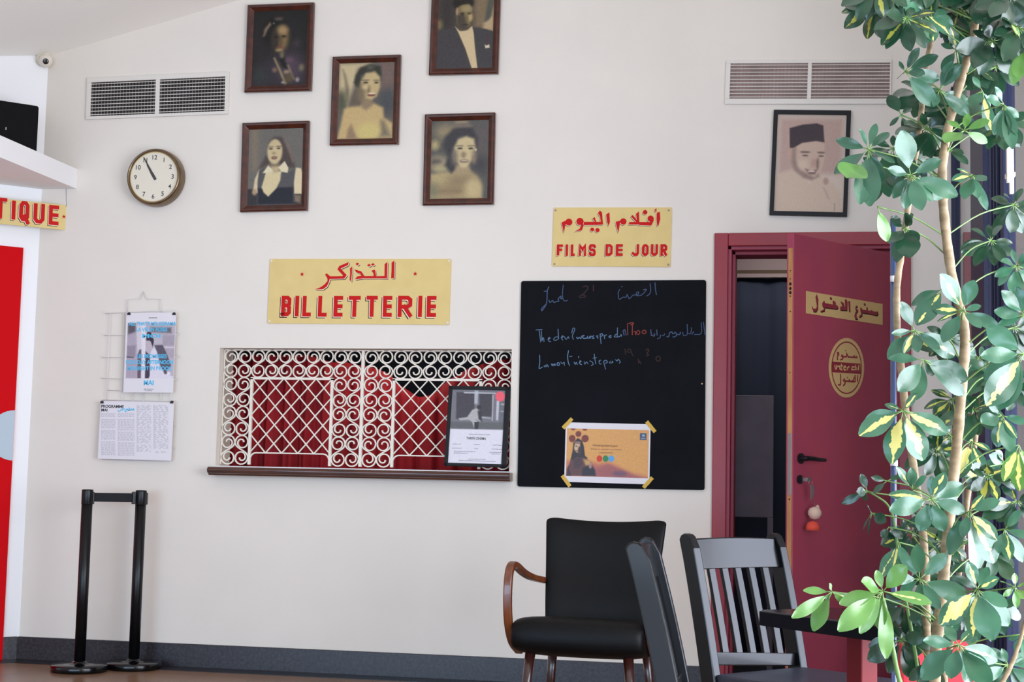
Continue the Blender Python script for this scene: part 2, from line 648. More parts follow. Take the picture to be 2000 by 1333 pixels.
mb = MB()
xs = [CX - 0.02, tw0, tw1, dx0, dx1, 5.0]
for i in range(5):
    if i == 1:
        mb.box(xs[i], xs[i + 1], 0, WT, 0, twz0).box(xs[i], xs[i + 1], 0, WT, twz1, H)
    elif i == 3:
        mb.box(xs[i], xs[i + 1], 0, WT, dz1, H)
    else:
        mb.box(xs[i], xs[i + 1], 0, WT, 0, H)
structure(mb.build('wall_back', M['wall']))


def on_left(t0, t1, d0, d1, z0, z1, mb=None):
    """box on the slanting wall: t = distance from the corner, d = out of the wall."""
    mb = mb or MB()
    p = [LO - LU * t + LN * d for t, d in ((t0, d0), (t1, d0), (t1, d1), (t0, d1))]
    vs = [(q.x, q.y, z0) for q in p] + [(q.x, q.y, z1) for q in p]
    return mb.add(vs, [(0, 3, 2, 1), (4, 5, 6, 7), (0, 1, 5, 4), (1, 2, 6, 5), (2, 3, 7, 6), (3, 0, 4, 7)])


structure(on_left(-0.25, 6.0, -0.2, 0, 0, H).build('wall_left', M['wallw']))
structure(MB().box(-9, 5, -11, 0.2, -0.1, 0).build('floor', M['floor']))
structure(MB().box(-9, 5, -11, 0.2, H, H + 0.1).build('ceiling', M['ceil']))
structure(MB().box(1.22, 1.34, -2.25, -0.001, 0, H).build('shade_wall_right', M['wall']))  # unseen wall added to shade the back wall towards the red door
bz = on_y(300, 1255).z
mb = MB().box(CX + 0.0, dx0 - 0.1, -0.016, -0.0005, 0, bz)
mb.box(dx1 + 0.1, 5.0, -0.016, -0.0005, 0, bz)
structure(mb.build('baseboard_back', M['base'], bevel=0.003))
structure(on_left(0.012, 0.115, 0.0005, 0.016, 0, bz).build('baseboard_left', M['base'], bevel=0.003))
# dark border let into the floor along the walls
bw = 0.17
mb = MB().box(CX - 0.1, 5.0, -bw, -0.017, 0.0005, 0.003)
on_left(0.02, 6.0, 0.017, bw, 0.0005, 0.0025, mb)
structure(mb.build('trim_1', M['border']))

# loft ledge that runs out of the corner
lx = on_y(151, 349).x
lz0, lz1 = on_y(151, 369).z, on_y(151, 331).z
yl = -4.2
pc = [(CX, -0.001), (lx, -0.001), (lx, yl), (CX + (yl / math.tan(AL)), yl)]
mb = MB()
vs = [(p[0], p[1], lz0) for p in pc] + [(p[0], p[1], lz1) for p in pc]
mb.add(vs, [(3, 2, 1, 0), (4, 5, 6, 7), (0, 1, 5, 4), (1, 2, 6, 5), (2, 3, 7, 6), (3, 0, 4, 7)])
structure(mb.build('trim_2', M['wallw']))

# flat red door in the slanting wall
P = Plate(None, (0, 480), (45, 485), (5, 1282), (-40, 1282), LO, LU)
q1 = on_plane(45, 485, LO, LN)
t0 = -(q1 - LO).dot(LU)
q0 = on_plane(4, 1250, LO, LN)
t0 = (t0 + -(q0 - LO).dot(LU)) / 2
rd = on_left(t0, t0 + 0.95, 0.001, 0.018, 0.0, q1.z).build('door_2', M['redbright'], bevel=0.002)
structure(rd)

gc = on_plane(23, 851, LO, LN)
gr_ = (on_plane(23, 802, LO, LN) - on_plane(23, 900, LO, LN)).length / 2
pts = [(t0 + gr_ * math.sin(R(a_)), gc.z + gr_ * math.cos(R(a_))) for a_ in range(0, 181, 9)]
pts = [(t0 + 0.002, gc.z + gr_)] + pts[1:-1] + [(t0 + 0.002, gc.z - gr_)]
f_ = [LO - LU * p[0] + LN * 0.0215 + Vector((0, 0, p[1])) for p in pts]
k_ = [LO - LU * p[0] + LN * 0.0175 + Vector((0, 0, p[1])) for p in pts]
n_ = len(pts)
mb = MB().add(f_ + k_, [tuple(range(n_)), tuple(range(2 * n_ - 1, n_ - 1, -1))] + [(i, i + n_, (i + 1) % n_ + n_, (i + 1) % n_) for i in range(n_)])
o = mb.build('half_round_plate', M['greyplate'], rd)

# sloping ceiling over the corner
c0 = on_y(97, 108, 0)
c1 = on_y(470, -1, 0)
gs_ = (c1.z - c0.z) / (c1.x - c0.x)
cn = Vector((0, 0, 1))
cp = lambda x, y: Vector((x, y, c0.z + gs_ * (x - c0.x)))
q = [cp(c0.x, -0.001), cp(c0.x + 2.2, -0.001), cp(c0.x + 2.2, -5.0), cp(c0.x - 5.0 / math.tan(AL), -5.0)]
structure(MB().add([tuple(p) for p in q] + [tuple(p + cn * 0.05) for p in q], [(3, 2, 1, 0), (4, 5, 6, 7), (0, 1, 5, 4), (1, 2, 6, 5), (2, 3, 7, 6), (3, 0, 4, 7)]).build('ceiling_slope', M['ceil']))

# ticket booth and store room behind the openings
def hollow(name, x0, x1, y0, y1, z0, z1, m):
    t = 0.05
    k = MB().box(x0 - t, x1 + t, y1, y1 + t, z0 - t, z1 + t).box(x0 - t, x0, y0, y1, z0, z1).box(x1, x1 + t, y0, y1, z0, z1)
    k.box(x0 - t, x1 + t, y0, y1, z0 - t, z0).box(x0 - t, x1 + t, y0, y1, z1, z1 + t)
    return structure(k.build(name, m))


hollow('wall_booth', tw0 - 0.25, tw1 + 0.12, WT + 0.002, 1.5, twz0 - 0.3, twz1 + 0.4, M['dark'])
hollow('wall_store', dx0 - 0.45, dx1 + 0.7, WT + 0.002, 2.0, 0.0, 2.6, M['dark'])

# ------------------------------------------------------------------ red door frame (door_1) and its open leaf
fx0, fx1 = on_y(1393, 760).x, on_y(1779, 700).x
fz = on_y(1480, 456).z
fr = empty('door_1', Vector((dx0, 0, 0)))
fr['kind'] = 'structure'
fr.matrix_world = Matrix.Identity(4)
mb = MB().box(fx0, dx0 + 0.005, -0.022, 0.0, 0, fz).box(dx1 - 0.005, fx1, -0.022, 0.0, 0, fz).box(dx0 + 0.005, dx1 - 0.005, -0.022, 0.0, dz1 - 0.005, fz)
o = mb.build('casing', M['red'], fr, bevel=0.004)
mb = MB().box(dx0 - 0.004, dx0 + 0.022, -0.004, WT, 0, dz1 + 0.004).box(dx1 - 0.022, dx1 + 0.004, -0.004, WT, 0, dz1 + 0.004).box(dx0, dx1, -0.004, WT, dz1 - 0.022, dz1 + 0.004)
mb.box(dx0 + 0.022, dx0 + 0.04, 0.05, WT, 0, dz1 - 0.022).box(dx0 + 0.022, dx1 - 0.022, 0.05, WT, dz1 - 0.04, dz1 - 0.022)
mb.build('jamb', M['reddoor'], fr, bevel=0.003)

TH = R(54.0)
HG = Vector((dx1 - 0.026, -0.03, 0))
DU = Vector((math.cos(TH), math.sin(TH), 0))        # along the leaf, latch -> hinge
DN = DU.cross(Vector((0, 0, 1)))                    # out of the face we see
# width so that the latch edge falls on x = 1546
best = min((abs((lambda c: (c.dot(RT) / c.dot(_f)) * FPX + 1000 - 1549)((HG - DU * (k / 1000.0) + Vector((0, 0, 1.2))) - CAM)), k / 1000.0) for k in range(300, 1200))
DW = best[1]
LT = HG - DU * DW
c_ = on_plane(1549, 455, LT, DN)
DZ = c_.z
leaf = empty('door_leaf', Matrix(((DU.x, -DN.x, 0, LT.x), (DU.y, -DN.y, 0, LT.y), (0, 0, 1, 0), (0, 0, 0, 1))))
leaf.name = 'door_3'
leaf['kind'] = 'structure'
o = MB().box(0.0, DW, 0.0, 0.040, 0.012, DZ).build('leaf_panel', M['reddoor'], leaf, bevel=0.003)
ez = on_plane(1540, 482, LT, DN).z
mb = MB().box(-0.0016, 0.001, 0.006, 0.030, 0.02, ez)
mb.build('edge_strip', M['rawwood'], leaf)
zl = lambda y: on_plane(1542, y, LT, DN).z
mb = MB()
for yy_, rr in ((553, 0.0095), (562, 0.009), (571, 0.0095)):
    mb.lathe([(rr, -0.003), (rr, -0.001)], 12, 'Y', (0, 0, 0))
k = MB()
for yy_, rr in ((527, 0.003), (543, 0.003), (553, 0.0075), (562, 0.0072), (570, 0.0075), (577, 0.0035), (607, 0.0035), (727, 0.003), (976, 0.004), (1113, 0.003)):
    z_ = zl(yy_)
    c2 = circ(0.018, z_, rr, 12)
    k.add([(-0.0022, p[0], p[1]) for p in c2], [tuple(range(12))])
k.build('bolt_hole', M['black'], leaf)
k = MB().box(-0.0028, 0.0, 0.008, 0.028, zl(968), zl(846))
k.build('lock_plate', M['steel'], leaf, bevel=0.001)


def dl(px, py, out=0.0):
    p = on_plane(px, py, LT + DN * out, DN) - LT
    return p.dot(DU), p.z


hx, hz = dl(1563, 896)
hb = MB().lathe([(0.024, 0.0), (0.024, -0.008), (0.012, -0.010), (0.011, -0.045)], 20, 'Y', (hx, 0, hz))
hb.tube([(hx, -0.045, hz), (hx + 0.03, -0.05, hz), (hx + 0.075, -0.05, hz - 0.004), (hx + 0.125, -0.048, hz - 0.004)], [0.010, 0.0105, 0.009, 0.008], 10)
autosmooth(hb.build('door_handle', M['handle'], leaf))
kx, kz = dl(1561, 937)
kb = MB().lathe([(0.020, 0.0), (0.020, -0.007), (0.008, -0.009), (0.008, -0.02)], 18, 'Y', (kx, 0, kz))
autosmooth(kb.build('keyhole_rose', M['handle'], leaf))

# keys and fob hanging from the lock
ko = empty('key_ring', leaf.matrix_world @ Matrix.Translation((kx, -0.022, kz)))
tag(ko, 'bunch of keys with a cream and orange felt fob hanging in the red door lock', 'keys')
mb = MB().box(-0.002, 0.002, -0.03, 0.014, -0.008, 0.008)
mb.prism(circ(0, 0, 0.012, 16), -0.034, -0.03)
mb.build('key', M['steel'], ko)
ringp = [(0.013 * math.sin(2 * math.pi * t / 14) + 0.006, -0.036, -0.012 - 0.016 * math.cos(2 * math.pi * t / 14)) for t in range(15)]
MB().tube(ringp, 0.0013, 6, False).build('ring', M['steel'], ko, smooth=True)
for a_, ln_ in ((0.018, 0.05), (0.010, 0.062), (0.024, 0.04)):
    MB().box(a_ - 0.004, a_ + 0.004, -0.038 - a_ * .1, -0.036 - a_ * .1, -0.028 - ln_, -0.024).build('key', M['steel'], ko)
f1 = dl(1572, 1002)
f2 = dl(1568, 1026)
fx_, fz_ = f1[0] - kx, f1[1] - kz
MB().tube([(0.006, -0.036, -0.03), (fx_ + 0.004, -0.034, fz_ + 0.03)], 0.0012, 6).build('cord', M['steel'], ko)
mb = MB().lathe([(0.001, -0.030), (0.020, -0.024), (0.030, -0.008), (0.031, 0.006), (0.022, 0.022), (0.001, 0.029)], 20, 'Z', (fx_, -0.032, fz_))
mb.lathe([(0.001, 0.0), (0.008, 0.006), (0.009, 0.014), (0.006, 0.022), (0.001, 0.025)], 12, 'Z', (fx_ + 0.024, -0.03, fz_ + 0.012))
mb.build('fob', M['keyfob'], ko, smooth=True)
mb = MB().lathe([(0.032, -0.022), (0.031, -0.006), (0.023, 0.012), (0.001, 0.02)], 20, 'Z', (f2[0] - kx, -0.032, f2[1] - kz))
mb.build('fob_skirt', M['fobred'], ko, smooth=True)

# stickers on the door leaf
ds = Plate('door_sign', (1574, 568.6), (1724, 594.5), (1722.6, 635), (1574, 612.5), LT, DU, off=0.0005)
tag(ds.root, 'narrow yellow sticker with maroon Arabic lettering across the open red door', 'sign')
MB().prism(rect(ds.w, ds.h), -0.002, 0).build('plate', M['creamd'], ds.root)
z = ztr(1560, 560, 11.11)
arab_door = [
    [(355, 230), (385, 165), (410, 260), (405, 480), (370, 545), (310, 545), (280, 470), (280, 420), (310, 480), (370, 480), (385, 420), (360, 260)],
    [(500, 360), (545, 305), (560, 360), (830, 410), (850, 450), (820, 490), (560, 455), (550, 530), (470, 550), (460, 535), (530, 500), (540, 450), (505, 430)],
    [(725, 330), (745, 300), (790, 340), (790, 400), (740, 400)], circ(685, 250, 22, 10),
    [(990, 290), (1020, 270), (1045, 320), (1040, 520), (890, 510), (895, 430), (1000, 445)],
    [(895, 320), (970, 360), (980, 430), (940, 440)], [(1065, 320), (1100, 310), (1105, 540), (1080, 540)],
    [(1220, 440), (1250, 410), (1275, 440), (1240, 450), (1240, 490), (1280, 500), (1270, 540), (1240, 580), (1240, 650), (1270, 690), (1265, 715), (1215, 700), (1200, 640), (1215, 570), (1245, 525), (1220, 500)],
    [(1325, 470), (1345, 450), (1370, 500), (1710, 555), (1715, 600), (1690, 630), (1500, 590), (1370, 570), (1365, 640), (1310, 665), (1295, 650), (1350, 600), (1330, 540)],
    [(1460, 460), (1480, 440), (1490, 520), (1460, 520)], circ(1420, 380, 20, 10), [(1560, 515), (1580, 505), (1595, 550), (1560, 550)], [(1670, 560), (1700, 535), (1715, 580), (1700, 620)]]
mb, m2 = MB(), MB()
for pl in arab_door:
    mb.prism([ds.loc(*z(p)) for p in pl], -0.0028, -0.002)
    m2.prism([ds.loc(*z((p[0] + 8, p[1] + 22))) for p in pl], -0.0024, -0.002)
m2.build('lettering_shadow', M['signdark'], ds.root)
mb.build('lettering', M['signmaroon'], ds.root)

z = ztr(1610, 650, 9.52)
ov = Plate('round_sticker', z((83, 100)), z((733, 100)), z((733, 1210)), z((83, 1210)), LT, DU, off=0.0005)
tag(ov.root, 'round yellow sticker with a red band, low on the open red door', 'sticker')
ell = lambda cx, cy, rx, ry, n_=40: [(cx + rx * math.cos(2 * math.pi * k / n_), cy + ry * math.sin(2 * math.pi * k / n_)) for k in range(n_)]
L_ = lambda pts, out=0: [ov.loc(*z(p)) for p in pts]
MB().prism(L_(ell(408, 655, 327, 555)), -0.0015, 0).build('disc', M['creamd'], ov.root)
mb = MB().stroke(L_(ell(408, 655, 276, 478)), 0.006, -0.0022, -0.0014, True)
mb.prism(L_([(133, 540), (665, 580), (672, 772), (133, 738)]), -0.0022, -0.0014)
mb.build('red_band', M['signmaroon'], ov.root)
mb = MB()
for pl in ([(185, 600), (200, 690)], [(225, 600), (215, 690), (225, 640), (270, 620), (285, 690)], [(310, 580), (300, 690), (330, 690)], [(290, 620), (340, 620)], [(350, 660), (390, 640), (375, 620), (350, 660), (365, 700), (400, 690)], [(420, 640), (425, 700)], [(420, 660), (460, 630)],
           [(560, 640), (510, 640), (500, 690), (560, 690)], [(575, 600), (570, 700)], [(600, 640), (595, 700)], [(635, 600), (625, 700)]):
    mb.stroke(L_(pl), 0.006, -0.0026, -0.002)
mb.build('band_lettering', M['creamd'], ov.root)
mb = MB()
for pl in ([(590, 440), (600, 465), (560, 465), (550, 440), (540, 460), (440, 455), (410, 395), (405, 450), (350, 450), (320, 420), (315, 440), (345, 450), (335, 490), (290, 510)], [(270, 375), (240, 375), (240, 400), (265, 410), (235, 440), (235, 490), (250, 510)], [(390, 325), (396, 345)],
           [(295, 770), (300, 930), (290, 975), (250, 970)], [(375, 860), (350, 890), (365, 910), (385, 900), (520, 915), (510, 880)], [(385, 900), (380, 950), (345, 990)], [(450, 870), (480, 915)], [(570, 915), (530, 915), (550, 830)], [(565, 790), (570, 915)], [(615, 790), (610, 915)], [(422, 830), (426, 850)]):
    mb.stroke(L_(pl), 0.0075, -0.0022, -0.0014)
mb.build('lettering', M['signmaroon'], ov.root)

# ------------------------------------------------------------------ things in the store room
area('store_fill', ((dx0 + dx1) / 2 - 0.1, 0.75, 2.5), ((dx0 + dx1) / 2, 1.4, 1.0), 0.4, 0.2, 3.0, (1.0, 0.93, 0.9))  # unseen lamp added to lift the dark store room
area('booth_fill', ((tw0 + tw1) / 2 + 0.1, 0.33, twz1 + 0.28), ((tw0 + tw1) / 2 + 0.1, 0.46, twz0), 0.12, 0.05, 1.4, (1.0, 0.93, 0.85))  # unseen lamp added to brighten the red curtains
yb = 1.4
x0_, x1_ = dx0 - 0.35, dx1 + 0.6
za, zb = on_y(1480, 541, yb).z, on_y(1480, 500, yb).z
t = MB().box(x0_, x1_, yb, yb + 0.02, za + 0.012, za + 0.75).build('wall_board', M['palepanel'])
tag(t, 'pale board at the top of the dark doorway gap', 'board')
zc_ = on_y(1480, 528, yb - 0.03).z
t = MB().box(x0_, x1_, yb - 0.03, yb - 0.001, za + 0.012, zc_).build('cardboard_strip', M['tan'])
tag(t, 'brown cardboard strip lying on the pale rail in the dark doorway', 'cardboard')
t = MB().box(x0_, x1_, yb - 0.06, yb + 0.04, za - 0.012, za + 0.011).build('curtain_rail', M['palepanel'])
tag(t, 'pale horizontal rail above the dark curtain in the doorway', 'rail')

def curtain(name, x0, x1, y, ztop, zbot, m, folds, amp, seed=0, nx=120, nz=10):
    rnd = random.Random(seed)
    ph = [rnd.uniform(0, 6.28) for _ in range(4)]
    vs, fs = [], []
    for j in range(nz + 1):
        tz = j / nz
        for i in range(nx + 1):
            t_ = i / nx
            zt = ztop(t_) if callable(ztop) else ztop
            yy_ = y + amp * (math.sin(t_ * folds * 6.283 + ph[0]) + 0.5 * math.sin(t_ * folds * 2.3 * 6.283 + ph[1] + tz * 0.6) + 0.4 * math.sin(t_ * folds * .45 * 6.28 + ph[2])) * (0.55 + 0.45 * tz)
            vs.append((x0 + (x1 - x0) * t_ + 0.3 * amp * math.sin(t_ * folds * 6.283 + ph[3]), yy_, zt + (zbot - zt) * tz))
    for j in range(nz):
        for i in range(nx):
            a_ = j * (nx + 1) + i
            fs.append((a_, a_ + 1, a_ + nx + 2, a_ + nx + 1))
    o = MB().add(vs, fs).build(name, m, smooth=True)
    sd = o.modifiers.new('cloth', 'SOLIDIFY')
    sd.thickness = 0.004
    return o


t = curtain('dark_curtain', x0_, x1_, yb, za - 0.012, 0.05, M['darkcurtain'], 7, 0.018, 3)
tag(t, 'dark blue curtain hanging below the pale rail in the doorway', 'curtain')
yp = 0.62
pa, pb = on_y(1432, 772, yp), on_y(1510, 1012, yp)
t = MB().box(pa.x - 0.05, pb.x, yp, yp + 0.02, pb.z, pa.z).build('grey_panel', M['greypanel'], bevel=0.004)
empty_leg = MB().box(pa.x - 0.05, pa.x - 0.02, yp, yp + 0.02, 0, pb.z).box(pb.x - 0.03, pb.x, yp, yp + 0.02, 0, pb.z)
o = empty_leg.build('leg', M['greypanel'], t)
tag(t, 'dull grey upright panel standing inside the dark doorway', 'panel')
# ------------------------------------------------------------------ ticket window: curtains, grille, counter board
ctop = lambda px, py: on_y(px, py, 0.46).z
xa, xb = on_y(447, 800, 0.46).x, on_y(660, 800, 0.46).x
topl = lambda t_: ctop(550, 694 + 60 * max(0, t_ - .72) + 30 * max(0, .12 - t_) * 4)
t = curtain('curtain', xa, xb, 0.46, topl, twz0 - 0.1, M['curtain'], 6, 0.020, 11)
tag(t, 'red curtain behind the white grille, on the clock side', 'curtain', 'red curtains in the ticket window')
xa, xb = on_y(655, 800, 0.55).x, on_y(1010, 800, 0.55).x
topr = lambda t_: ctop(800, 712 + 62 * math.exp(-((t_ - .48) / .17) ** 2) - 22 * max(0, t_ - .72) * 3 - 60 * max(0, 0.14 - t_))
t = curtain('curtain', xa, xb, 0.55, topr, twz0 - 0.1, M['curtain'], 8, 0.022, 5)
tag(t, 'red curtain behind the white grille, sagging behind the leaning price frame', 'curtain', 'red curtains in the ticket window')

GY = 0.055
gt = 0.012                                     # thickness of the flat iron
z = ztr(400, 650, 4.3)
gp = lambda px, py: (lambda p: (p.x, p.z))(on_y(px, py, GY))
gr = empty('window_grille', Matrix.Identity(4))
tag(gr, 'white painted wrought iron grille of scrolls and lattice in the ticket window', 'window grille')
gz1 = twz1 - 0.006
gz0 = twz0 + 0.016
gx0, gx1 = tw0 + 0.006, tw1 - 0.006
gxm = gp(706, 800)[0]


def scroll_points(w_, h_, mirror):
    """S of two spirals in a w x h cell centred on 0."""
    r_ = min(w_ * 0.5, h_ * 0.25)
    pts = []
    top = (0, h_ / 2 - r_)
    turns = 22
    for k in range(turns + 1):                  # inner end -> outside, upper spiral
        t_ = k / turns
        an = R(180) - R(530) * (1 - t_)
        rr = r_ * (0.26 + 0.74 * min(1, t_ * 1.35) ** 0.9)
        pts.append((top[0] + rr * math.cos(an), top[1] + rr * math.sin(an)))
    # pts ends at the left flank of the upper circle
    c0 = pts[-1]
    low = [(-p[0], -p[1]) for p in reversed(pts)]
    c1 = low[0]
    mid = []
    d = h_ / 2 - r_
    p0, p3 = Vector(c0), Vector(c1)
    p1 = p0 + Vector((0, -d * 0.95))
    p2 = p3 + Vector((0, d * 0.95))
    for k in range(1, 12):
        t_ = k / 12
        mid.append(tuple(p0 * (1 - t_) ** 3 + p1 * 3 * t_ * (1 - t_) ** 2 + p2 * 3 * t_ * t_ * (1 - t_) + p3 * t_ ** 3))
    al = pts + mid + low
    return [((-p[0] if mirror else p[0]), p[1]) for p in al]


scroll_mesh = {}


def add_scroll(cx, cz, w_, h_, mirror):
    key = (round(w_, 3), round(h_, 3), mirror)
    if key not in scroll_mesh:
        mb = MB()
        pts = scroll_points(w_ * 0.97, h_ * 0.99, mirror)
        P_ = [Vector((p[0], 0, p[1])) for p in pts]
        vs, fs = [], []
        hw = 0.0032
        for i, p in enumerate(P_):
            t_ = (P_[min(i + 1, len(P_) - 1)] - P_[max(i - 1, 0)]).normalized()
            nn = Vector((-t_.z, 0, t_.x))
            for a_, b_ in ((-1, 0), (1, 0), (1, gt), (-1, gt)):
                q = p + nn * hw * a_
                vs.append((q.x, b_, q.z))
        for i in range(len(P_) - 1):
            for k in range(4):
                fs.append((i * 4 + k, i * 4 + (k + 1) % 4, (i + 1) * 4 + (k + 1) % 4, (i + 1) * 4 + k))
        fs += [(0, 1, 2, 3), tuple((len(P_) - 1) * 4 + k for k in (3, 2, 1, 0))]
        mb.add(vs, fs)
        o = mb.build('scroll', M['white'], gr)
        scroll_mesh[key] = o
    else:
        o = scroll_mesh[key].copy()
        COL.objects.link(o)
        o.parent = gr
    o.location = (cx, GY, cz)


rowh = (gz1 - gp(560, 738)[1])
for half, (h0, h1) in enumerate(((gx0, gxm - 0.007), (gxm + 0.007, gx1))):
    cw = (h1 - h0) / 10
    for k in range(10):
        add_scroll(h0 + cw * (k + 0.5), gz1 - rowh / 2, cw, rowh, k % 2 == 0)
    sh = (gz1 - rowh - gz0) / 3
    pat = ((False, True), (True, False), (True, False)) if half == 0 else ((True, False), (True, False), (False, True))
    for r_ in range(3):
        zc = gz1 - rowh - sh * (r_ + 0.5)
        for c in (0, 1):
            add_scroll(h0 + cw * (c + 0.5), zc, cw, sh, pat[r_][c])
            add_scroll(h1 - cw * (1.5 - c), zc, cw, sh, pat[r_][c] if half == 0 else pat[2 - r_][c])
    # lattice panel
    a0, a1 = h0 + cw * 2 + 0.006, h1 - cw * 2 - 0.006
    zt = gz1 - rowh - 0.004
    zb = gp(560, 886)[1]
    y0, y1 = GY - 0.002, GY + gt + 0.002
    mb = MB().box(a0 - 0.007, a0 + 0.007, y0, y1, gz0, zt).box(a1 - 0.007, a1 + 0.007, y0, y1, gz0, zt).box(a0 - 0.007, a1 + 0.007, y0, y1, zt - 0.007, zt + 0.005)
    rr = 0.035
    arch = [(a0 + 0.004, zb - rr)] + [(a0 + 0.004 + rr - rr * math.cos(R(90) * k / 6), zb - rr + rr * math.sin(R(90) * k / 6)) for k in range(1, 7)]
    arch += [(a1 - 0.004 - rr + rr * math.sin(R(90) * k / 6), zb - rr + rr * math.cos(R(90) * k / 6)) for k in range(0, 7)]
    arch = [(a0 + 0.004, gz0)] + arch + [(a1 - 0.004, gz0)]
    mb.stroke(arch, 0.0065, GY, GY + gt)
    W_, H_ = a1 - a0, zt - zb
    sx = W_ / 5.0
    sz = H_ / 4.0

    def clip(p, q):
        t0_, t1_ = 0.0, 1.0
        d = (q[0] - p[0], q[1] - p[1])
        for pp, qq in ((-d[0], p[0] - a0), (d[0], a1 - p[0]), (-d[1], p[1] - zb), (d[1], zt - p[1])):
            if abs(pp) < 1e-9:
                if qq < 0:
                    return None
                continue
            r_ = qq / pp
            if pp < 0:
                t0_ = max(t0_, r_)
            else:
                t1_ = min(t1_, r_)
        if t0_ >= t1_ - 1e-3:
            return None
        return ((p[0] + d[0] * t0_, p[1] + d[1] * t0_), (p[0] + d[0] * t1_, p[1] + d[1] * t1_))
    for k in range(-5, 6):
        for sg, off in ((1, 0.0), (-1, 0.0009)):
            p = (a0 + sx * k, zt) if sg == 1 else (a1 - sx * k, zt)
            q = (p[0] + sg * sx * 4, zb)
            e = clip(p, q)
            if e:
                mb.stroke(e, 0.0058, GY + 0.002 + off, GY + gt - 0.002 + off)
    mb.build('lattice_panel', M['white'], gr)
mb = MB().box(gxm - 0.008, gxm + 0.008, GY - 0.002, GY + gt + 0.004, gz0, gz1).box(gx0 - 0.004, gx0 + 0.003, GY, GY + gt, gz0, gz1).box(gx1 - 0.003, gx1 + 0.004, GY, GY + gt, gz0, gz1).box(gx0, gx1, GY, GY + gt, gz1 - 0.003, gz1 + 0.003)
mb.build('frame', M['white'], gr, bevel=0.001)

# counter board
SL, SR = on_y(405, 917, -0.09), on_y(995, 931, -0.09)
sz1 = twz0 - 0.0005
sx0, sx1 = SL.x, SR.x
prof = [(-0.095, -0.006), (-0.1, -0.014), (-0.098, -0.024), (-0.088, -0.033), (-0.080, -0.036), (-0.074, -0.044), (-0.0005, -0.044), (-0.0005, 0.0), (-0.088, 0.0)]
mb = MB()
n_ = len(prof)
vs = [(sx0, p[0], sz1 + p[1]) for p in prof] + [(sx1, p[0], sz1 + p[1]) for p in prof]
mb.add(vs, [tuple(range(n_)), tuple(range(2 * n_ - 1, n_ - 1, -1))] + [(i, i + n_, (i + 1) % n_ + n_, (i + 1) % n_) for i in range(n_)])
o = mb.build('counter_board', M['sill'], bevel=0.003)
tag(o, 'long dark varnished wooden counter board below the ticket window grille', 'counter board')
# wooden stool of the counter inside the opening
structure(MB().box(tw0, tw1, 0.0, WT, twz0 - 0.0004, twz0 + 0.006).build('window_1', M['wallw']))

# price list in a black frame leaning on the counter
TLc, TRc, BRc, BLc = (877, 752), (994, 755), (990, 914), (865, 911)
P = Plate('price_frame', TLc, TRc, BRc, BLc, off=0.04)
tag(P.root, 'black framed price list leaning against the ticket window grille', 'picture frame')
tilt = Matrix.Translation((0, 0, -P.h / 2)) @ Matrix.Rotation(R(-7), 4, 'X') @ Matrix.Translation((0, 0, P.h / 2))
P.root.matrix_world = P.mw @ tilt
bt = 0.022
mb = MB()
for x0_, x1_, z0_, z1_ in ((-P.w / 2, P.w / 2, P.h / 2 - 0.019, P.h / 2), (-P.w / 2, P.w / 2, -P.h / 2, -P.h / 2 + 0.016), (-P.w / 2, -P.w / 2 + 0.019, -P.h / 2, P.h / 2), (P.w / 2 - 0.026, P.w / 2, -P.h / 2, P.h / 2)):
    mb.box(x0_, x1_, -0.016, 0.0, z0_, z1_)
mb.build('frame', M['black'], P.root, bevel=0.002)
MB().box(-P.w / 2 + 0.01, P.w / 2 - 0.01, -0.006, -0.001, -P.h / 2 + 0.01, P.h / 2 - 0.01).build('backing', M['black'], P.root)
pw, ph = P.w - 0.043, P.h - 0.033
pcx, pcz = -0.0035, -0.0015
sh = [('p', [(190, 150), (990, 160), (945, 755), (140, 745)], 4, (120, 118, 122)),
      ('p', [(250, 190), (520, 190), (510, 600), (230, 600)], 14, (74, 70, 76)), ('p', [(590, 210), (800, 210), (770, 560), (590, 560)], 14, (72, 70, 74)),
      ('p', [(525, 165), (580, 165), (560, 370), (515, 370)], 8, (176, 176, 180)), ('p', [(360, 190), (840, 200), (840, 215), (360, 207)], 5, (190, 190, 194)),
      ('p', [(850, 320), (890, 320), (860, 620), (830, 610)], 6, (192, 190, 196)), ('p', [(790, 230), (810, 230), (780, 620), (765, 620)], 4, (178, 176, 182)),
      ('p', [(890, 330), (970, 330), (945, 750), (870, 750)], 10, (110, 108, 114)), ('e', 940, 375, 34, 12, 4, (170, 168, 174)), ('e', 930, 480, 34, 10, 4, (160, 158, 164)),
      ('p', [(145, 640), (950, 650), (944, 754), (140, 745)], 18, (100, 100, 100)),
      ('p', [(270, 590), (400, 570), (480, 460), (560, 430), (570, 520), (610, 620), (590, 640), (530, 600), (500, 740), (470, 640), (420, 610), (290, 620)], 8, (176, 172, 170)),
      ('e', 585, 420, 36, 34, 8, (64, 58, 62)), ('p', [(560, 480), (620, 470), (620, 640), (570, 600)], 12, (66, 62, 66)), ('p', [(505, 640), (570, 640), (560, 750), (505, 750)], 8, (60, 58, 60)),
      ('e', 530, 632, 24, 12, 5, (190, 188, 190)), ('p', [(620, 560), (750, 575), (740, 590), (620, 585)], 5, (170, 168, 172)),
      ('e', 905, 255, 72, 76, 4, (236, 96, 108))]
print_mesh('sheet', P.root, pw, ph, -0.0075, (190, 150), (992, 162), (90, 1265), sh, (222, 216, 222), 80, 110, 3, pcx, pcz)
mb = MB()
yt = -0.0079
L0 = pcx - pw / 2
text_mesh(mb, "TARIFS CINEMA", pcx, pcz + ph * (0.5 - 0.675), 0.0125, yt, width=0.104, align='CENTER', bold=0.02)
